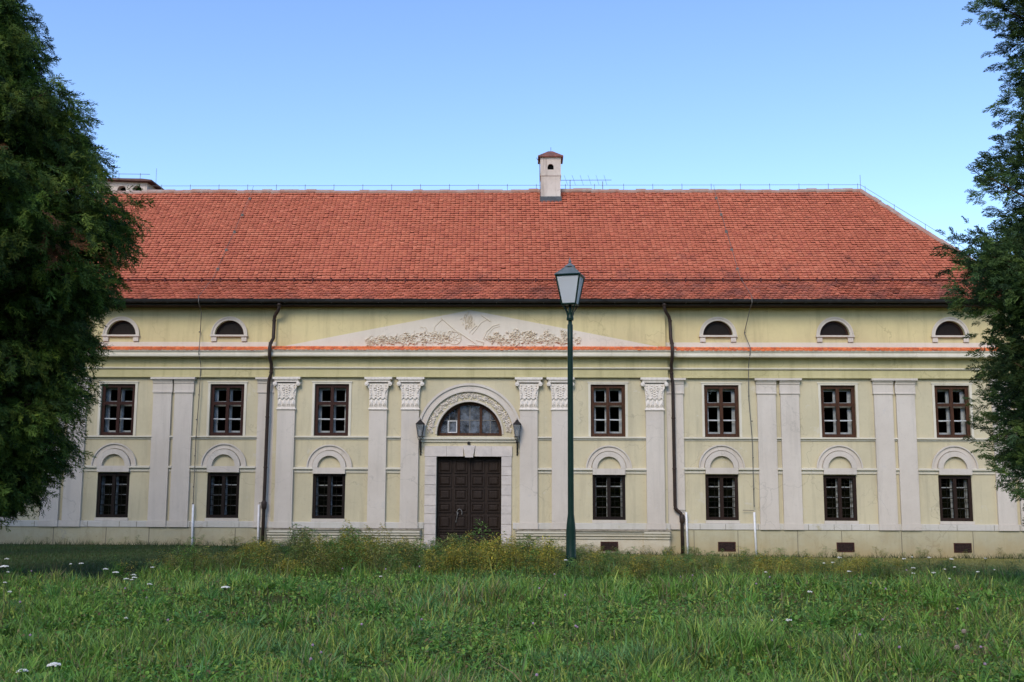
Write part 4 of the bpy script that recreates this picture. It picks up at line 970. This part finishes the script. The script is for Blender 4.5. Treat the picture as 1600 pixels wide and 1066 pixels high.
class Acc:
    def __init__(s): s.V = []; s.Q = []; s.T = []; s.C = []; s.o = 0
    def add(s, V_, Q_, T_, C_):
        s.V.append(V_); s.C.append(C_)
        if Q_ is not None and len(Q_): s.Q.append(Q_+s.o)
        if T_ is not None and len(T_): s.T.append(T_+s.o)
        s.o += len(V_)
    def build(s, name, mat):
        Fs = [np.concatenate(a_) for a_ in (s.Q, s.T) if a_]; return link(name, fast_mesh(name, np.concatenate(s.V), Fs, np.concatenate(s.C), mat))
r = np.random.default_rng(21)
G = [(.145, .28, .045), (.19, .32, .05), (.10, .22, .04), (.29, .36, .07), (.13, .27, .08)]
def rough_edge(x): return np.interp(x, [-12, -6.5, -5, 7, 9.5, 14], [14.6, 15.3, 21.5, 21.0, 14.2, 13.6])
acc = Acc()
# rough meadow
for n_, y0, y1, h0, w0, seg in ((145000, 6.3, 11.5, .16, .0052, 3), (140000, 11.5, 22.5, .18, .0075, 2)):
    x, y = sample(n_, y0, y1, r, 1.9)
    keep = y < rough_edge(x)+vnoise(x+50, y+50, .6, 4)*1.2; x, y = x[keep], y[keep]; m_ = len(x)
    cl = vnoise(x+40, y+40, .45, 1); c2 = vnoise(x+40, y+40, 1.8, 2)
    H = h0*(.20+1.35*cl)*(.45+.95*c2)*r.uniform(.5, 1.4, m_); tall = r.random(m_) < .02; H[tall] *= 1.5
    th = vnoise(x+40, y+40, .9, 3); keep = r.random(m_) < np.clip(.02+1.9*th, 0, 1); x, y, H = x[keep], y[keep], H[keep]; m_ = len(x)
    col = np.array(G)[(np.clip(vnoise(x+40, y+40, .7, 6)*5+r.normal(0, .9, m_), 0, 4.99)).astype(int)]*r.uniform(.35, 1.7, (m_, 1))
    dry = r.random(m_) < .04+.22*np.clip(vnoise(x+40, y+40, 1.3, 14)-.45, 0, 1)*2; col[dry] = np.array([.30, .25, .12])*r.uniform(.6, 1.2, (dry.sum(), 1))
    acc.add(*blades(np.stack([x, y, gz(x, y)-.01], 1), H, w0*r.uniform(.6, 1.7, m_), H*r.uniform(.1, .9, m_), r.uniform(0, 6.283, m_), col, seg))
# tufts of longer arching grass
ct = 190; x, y = sample(ct, 6.6, 17, r, 1.6)
for k in range(ct):
    m_ = 38; rr = .05+.05*r.random(); az = r.uniform(0, 6.283, m_); px_ = x[k]+rr*np.cos(az)*r.random(m_); py_ = y[k]+rr*np.sin(az)*r.random(m_); H = r.uniform(.12, .34, m_)*r.uniform(.6, 1.1)
    col = np.array(G[k % 5])*r.uniform(.8, 1.35, (m_, 1))*np.array([.95, 1.08, 1.2 if k % 3 == 0 else .9])
    acc.add(*blades(np.stack([px_, py_, gz(px_, py_)], 1), H, .0048*r.uniform(.7, 1.3, m_), H*r.uniform(.3, 1.0, m_), az, col, 3))
tag(acc.build('meadow_grass', M['grass']), 'rough uncut green meadow grass covering the foreground', 'grass', kind='stuff')
# short lawn between meadow and wall
acc = Acc(); n_ = 150000; x = r.uniform(-22, 20, n_); y = 14+(36-14)*r.random(n_)**1.25
keep = (y > rough_edge(x)-.6)&(y < 35.75)&(np.abs(x) < y*.56+1.5); x, y = x[keep], y[keep]; m_ = len(x)
yel = np.clip((x+1)/6, 0, 1)[:, None]*(.6+.4*vnoise(x+40, y+40, 2, 8))[:, None]
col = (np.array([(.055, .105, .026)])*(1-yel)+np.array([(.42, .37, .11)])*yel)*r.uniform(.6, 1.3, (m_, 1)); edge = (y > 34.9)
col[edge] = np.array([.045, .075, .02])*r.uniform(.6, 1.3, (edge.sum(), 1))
H = np.where(edge, .13, np.where(x > 5, .03, .05))*r.uniform(.5, 1.7, m_)*(.5+vnoise(x+40, y+40, .8, 9))
acc.add(*blades(np.stack([x, y, gz(x, y)-.005], 1), H, np.where(edge, .008, .007)*r.uniform(.7, 1.4, m_), H*.6, r.uniform(0, 6.283, m_), col, 1))
tag(acc.build('lawn_grass', M['grass']), 'short mown lawn between the meadow and the foot of the house', 'lawn', kind='stuff')
# broad leaves (clover, dandelion, plantain)
def leafshape(n_, P, az, el, L, W, col):
    t = np.array([(0, 0), (.3, .42), (.65, .5), (.9, .28), (1, 0), (.9, -.28), (.65, -.5), (.3, -.42)]); d = np.stack([np.cos(az)*np.cos(el), np.sin(az)*np.cos(el), np.sin(el)], 1); s_ = np.stack([-np.sin(az), np.cos(az), np.zeros(n_)], 1)
    up = np.cross(d, s_)*-1
    V_ = P[:, None, :]+t[None, :, 0, None]*L[:, None, None]*d[:, None, :]+t[None, :, 1, None]*W[:, None, None]*s_[:, None, :]+(np.abs(t[:, 1])*.25)[None, :, None]*W[:, None, None]*np.array([0, 0, 1.])-((t[:, 0]**2)*.3)[None, :, None]*L[:, None, None]*np.array([0, 0, 1.])
    b_ = (np.arange(n_)*8)[:, None]; Q_ = np.concatenate([b_+np.array([[0, 1, 2, 4]])*0+np.array([[0, 1, 2, 3]]), b_+np.array([[0, 3, 4, 5]]), b_+np.array([[0, 5, 6, 7]])])
    return V_.reshape(-1, 3), Q_, None, np.repeat(col[:, None, :], 8, 1).reshape(-1, 3)
acc = Acc()
n_ = 135000; x, y = sample(n_, 6.3, 21, r, 1.9); k_ = (r.random(n_) < .15+vnoise(x+40, y+40, .8, 12)*1.2)&(y < rough_edge(x)); x, y = x[k_], y[k_]; m_ = len(x)
col = np.array([[.14, .31, .045], [.19, .36, .05], [.095, .24, .045], [.28, .35, .06]])[r.integers(0, 4, m_)]*r.uniform(.5, 1.4, (m_, 1)); br = r.random(m_) < .05; col[br] = np.array([.22, .13, .06])*r.uniform(.5, 1.2, (br.sum(), 1))
acc.add(*leafshape(m_, np.stack([x, y, gz(x, y)+r.uniform(.01, .13, m_)], 1), r.uniform(0, 6.283, m_), r.uniform(-.5, 1.0, m_), r.uniform(.02, .06, m_), r.uniform(.015, .034, m_), col))
nr = 900; x, y = sample(nr, 6.4, 14, r, 2.0); per = 9
az = (r.random((nr, 1))*6+np.arange(per)*6.283/per+r.normal(0, .25, (nr, per))).ravel(); X_ = np.repeat(x, per); Y_ = np.repeat(y, per); sc = np.repeat(r.uniform(.5, 1.15, nr), per)
keep = r.random(len(az)) < .8; az, X_, Y_, sc = az[keep], X_[keep], Y_[keep], sc[keep]; m_ = len(az)
col = np.repeat((np.array([.12, .24, .04])*r.uniform(.75, 1.45, (nr, 1))), per, 0)[keep]*r.uniform(.8, 1.2, (m_, 1))
acc.add(*leafshape(m_, np.stack([X_, Y_, gz(X_, Y_)+.03], 1), az, r.uniform(.25, 1.2, m_), .17*sc*r.uniform(.6, 1.1, m_), .040*sc, col))
tag(acc.build('meadow_leaves', M['grass']), 'broad clover, dandelion and plantain leaves among the meadow grass', 'ground cover', kind='stuff')
# dry stalks
acc = Acc(); n_ = 1500; x, y = sample(n_, 6.6, 16, r, 1.2); k_ = y < rough_edge(x); x, y = x[k_], y[k_]; m_ = len(x)
col = np.array([.15, .15, .06])*r.uniform(.6, 1.4, (m_, 1)); H = r.uniform(.22, .50, m_)
acc.add(*blades(np.stack([x, y, gz(x, y)], 1), H, .0028*np.ones(m_), H*r.uniform(.1, .5, m_), r.uniform(0, 6.283, m_), col, 3))
tag(acc.build('dry_stalks', M['grass']), 'thin straw-coloured stalks scattered through the meadow', 'dry stalks', kind='stuff')

# ------------------------------------------------------------------ weeds in front of the gate
def weed(n_leaf, H, r, colr, spread=.16, lw=.010, ll=.06):
    """one bushy stem, base at origin"""
    a_ = Acc(); nst = 3
    for s_ in range(nst):
        az0 = r.uniform(0, 6.283); ln = r.uniform(.1, .45)*H*.6; hh = H*r.uniform(.7, 1)
        t = np.sqrt(r.uniform(.03, 1, n_leaf//nst)); m_ = len(t); cx_ = np.cos(az0)*ln*t**2; cy_ = np.sin(az0)*ln*t**2
        rad = spread*H*np.sin(np.pi*np.clip(t, 0, .97))**.7; az = r.uniform(0, 6.283, m_); q_ = r.random(m_)
        P = np.stack([cx_+rad*q_*np.cos(az), cy_+rad*q_*np.sin(az), hh*t+rad*q_*.4], 1)
        a_.add(*leafshape(m_, P, az, r.uniform(-.4, 1.1, m_), 1.35*ll*r.uniform(.5, 1.2, m_), 1.6*lw*r.uniform(.6, 1.6, m_), np.array(colr)[r.integers(0, len(colr), m_)]*r.uniform(.6, 1.4, (m_, 1))))
        bz = np.array([[0, 0, 0.]]); a_.add(*blades(bz, np.array([hh*1.05]), np.array([.005]), np.array([ln]), np.array([az0]), np.array([[.07, .08, .03]]), 3))
    return a_
yelw = [(.44, .38, .05), (.34, .33, .05), (.22, .28, .05), (.50, .37, .06)]; grn = [(.14, .26, .05), (.18, .30, .06), (.11, .21, .045)]; olv = [(.24, .26, .06), (.18, .23, .05), (.28, .25, .075)]
kinds = [[weed(130, 1, r, c_) for _ in range(4)] for c_ in (yelw, grn, olv)]
def put(acc, k_, px_, py_, h):
    w_ = kinds[k_][r.integers(0, 4)]; a_ = r.uniform(0, 6.283); c_, s_ = math.cos(a_), math.sin(a_); V_ = np.concatenate(w_.V)
    V2 = np.stack([(V_[:, 0]*c_-V_[:, 1]*s_)*(.5+.5*h), (V_[:, 0]*s_+V_[:, 1]*c_)*(.5+.5*h), V_[:, 2]*h], 1)+np.array([px_, py_, float(gz(px_, py_))])
    acc.add(V2, np.concatenate(w_.Q), np.concatenate(w_.T), np.concatenate(w_.C)*r.uniform(.8, 1.2))
acc = Acc()
for k in range(1150):
    y = r.uniform(15.6, 21.5); x = r.uniform(-6.5, 7.8)
    lim_ = np.interp(x, [-6.3, -4.5, -2.5, .3, 1.4, 4, 7.6], [.45, .72, .72, .68, .42, .40, .32])
    h = lim_*(.55+.75*float(vnoise(np.array([x+40.]), np.array([y+40.]), .55, 31)[0]))*r.uniform(.7, 1.1)
    if abs(x-.72) < .35 and y < 17.9: h *= .6
    kk = 0 if vnoise(np.array([x+40.]), np.array([y+40.]), .8, 33)[0] > (.56 if x < 2 else .62) else (1 if r.random() < .55 else 2)
    put(acc, kk, x, y, h)
for k in range(220):                                     # sparse growth along the foot of the wall
    x = r.uniform(-18, 18) if k % 3 else r.uniform(-9, 6); put(acc, 2 if k % 2 else 1, x, r.uniform(35.0, 35.6) if not (-3.5 < x < -.9) else 34.9, r.uniform(.12, .42))
tag(acc.build('weeds', M['grass']), 'band of yellow-green goldenrod-like weeds in front of the gate', 'weeds', kind='stuff')
def weed_thing(k_, x, y, h, label, wid=1.0, group=None):
    a_ = Acc(); put(a_, k_, 0, 0, h); z0 = float(gz(x, y)); a_.V = [v*np.array([wid, wid, 1])-np.array([0, 0, float(gz(0, 0))]) for v in a_.V]
    o = a_.build('tall_weed', M['grass']); o.location = (x, y, z0); tag(o, label, 'plant')
weed_thing(1, -.85, 18.6, 1.05, 'tallest bright green weed in front of the closed gate', 1.3)
weed_thing(1, -1.15, 18.2, .80, 'bushy green weed at the foot of the gate, left of the tallest one', 1.3)
weed_thing(2, -4.35, 18.9, .95, 'tall thin weed rising before the pedestal moulding near the left downpipe', .8)
weed_thing(2, -2.55, 18.6, .85, 'thin branching weed before the left gatepost stone', 1.0)
weed_thing(2, -.1, 18.9, .80, 'olive weed before the right gatepost stone', 1.0)

# ------------------------------------------------------------------ flowers
M['petal'] = simple('white_petals', (.75, .75, .70), .7, (.6, .6, .52), 30, bumpy=0)
def umbel(R_, H, r, n_=22):
    st_ = MB(); st_.tube([(0, 0, 0), (.01, 0, H*.5), (0, 0, H*.86)], .0028, 5)
    hd_ = MB()
    for k in range(n_):
        a_ = k*2.399; q_ = R_*math.sqrt((k+.5)/n_); c_ = (q_*math.cos(a_), q_*math.sin(a_), H-.25*q_*q_/R_+r.uniform(-.003, .003)); s_ = R_*.26
        st_.tube([(0, 0, H*.86), (c_[0], c_[1], c_[2]-.003)], .0012, 3, False)
        hd_.lathe([(s_*.3, -.004), (s_, 0), (s_*.7, .006), (.001, .008)], c_, 6, k)
    return st_, hd_
def flower(x, y, H, R_, label):
    t = thing('yarrow_flower', label, 'flower', (x, y, float(gz(x, y)))); t['_w'] = (0., 0., 0.)
    s_, h_ = umbel(R_, H, r); s_.build('stem', M['stem'], t).matrix_parent_inverse = Matrix.Identity(4); h_.build('flower_head', M['petal'], t).matrix_parent_inverse = Matrix.Identity(4)
M['stem'] = simple('green_stem', (.06, .10, .03), .8)
flower(-3.86, 7.75, .13, .040, 'white yarrow head in the bottom left corner, nearest the left edge')
flower(-3.62, 7.75, .18, .045, 'larger flat white yarrow head in the bottom left corner, right of its neighbour')
flower(-3.55, 11.8, .27, .045, 'white yarrow head left of the meadow middle, standing alone in the green grass')
flower(-6.9, 13.2, .36, .05, 'white yarrow head at the left edge below the big dark conifer')
fa = Acc()
pts = []
for k in range(52):
    if k < 18: x = r.uniform(-7.6, -4.6); y = r.uniform(12, 14.6)
    elif k < 42: x = r.uniform(3.6, 8.0); y = r.uniform(13, 15.2)
    else: x, y = [v[0] for v in sample(1, 7.5, 16, r)]
    pts.append((x, y, r.uniform(.22, .5), r.uniform(.012, .034)))
mb = MB(); mb2 = MB()
for x, y, H, q_ in pts:
    z = float(gz(x, y)); s_, h_ = umbel(q_, H, r, 9)
    mb2.add([(a_[0]+x, a_[1]+y, a_[2]+z) for a_ in s_.v], s_.f); mb.add([(a_[0]+x, a_[1]+y, a_[2]+z) for a_ in h_.v], h_.f)
off = len(mb.v); mb.cur = 1; mb.add(mb2.v, mb2.f)
tag(mb.build('small_wildflowers', [M['petal'], M['stem']]), 'small white wildflowers dotted over the meadow', 'wildflowers', kind='stuff')
mb = MB()
for k in range(60):
    x, y = [v[0] for v in sample(1, 7, 15, r)]; z = float(gz(x, y)); H = r.uniform(.12, .26); mb.cur = 0
    mb.lathe([(.004, -.008), (.012, 0), (.010, .010), (.003, .014)], (x, y, z+H), 7); mb.cur = 1; mb.tube([(x, y, z), (x, y, z+H)], .002, 4)
tag(mb.build('clover_flowers', [simple('mauve_petals', (.36, .25, .36), .8, (.25, .16, .22), 20, bumpy=0), M['stem']]), 'tiny mauve clover heads scattered in the meadow', 'wildflowers', kind='stuff')
def clock(x, y, H, label):
    t = thing('seed_head', label, 'seed head', (x, y, float(gz(x, y)))); t['_w'] = (0., 0., 0.)
    s_ = MB(); s_.tube([(0, 0, 0), (.01, 0, H*.6), (0, 0, H)], .003, 5); s_.build('stem', M['stem'], t).matrix_parent_inverse = Matrix.Identity(4)
    h_ = MB(); 
    for k in range(90):
        zz_ = 1-2*(k+.5)/90; q_ = math.sqrt(1-zz_*zz_); a_ = k*2.399; d = Vector((q_*math.cos(a_), q_*math.sin(a_), zz_)); p = Vector((0, 0, H+.012)); e = p+d*.021
        s2 = d.orthogonal().normalized()*.004; s3 = d.cross(s2)
        h_.add([p+d*.004, e+s2, e+s3, e-s2, e-s3], [(0, 1, 2), (0, 3, 4), (1, 2, 3, 4)])
    h_.build('seed_ball', M['seed'], t).matrix_parent_inverse = Matrix.Identity(4)
M['seed'] = simple('seed_fluff', (.42, .34, .27), .9, (.3, .24, .2), 40, bumpy=0)
clock(3.93, 9.35, .22, 'fluffy tan seed head in the lower right meadow, upper of the two')
clock(3.55, 8.6, .20, 'fluffy tan seed head in the lower right meadow, lower of the two')
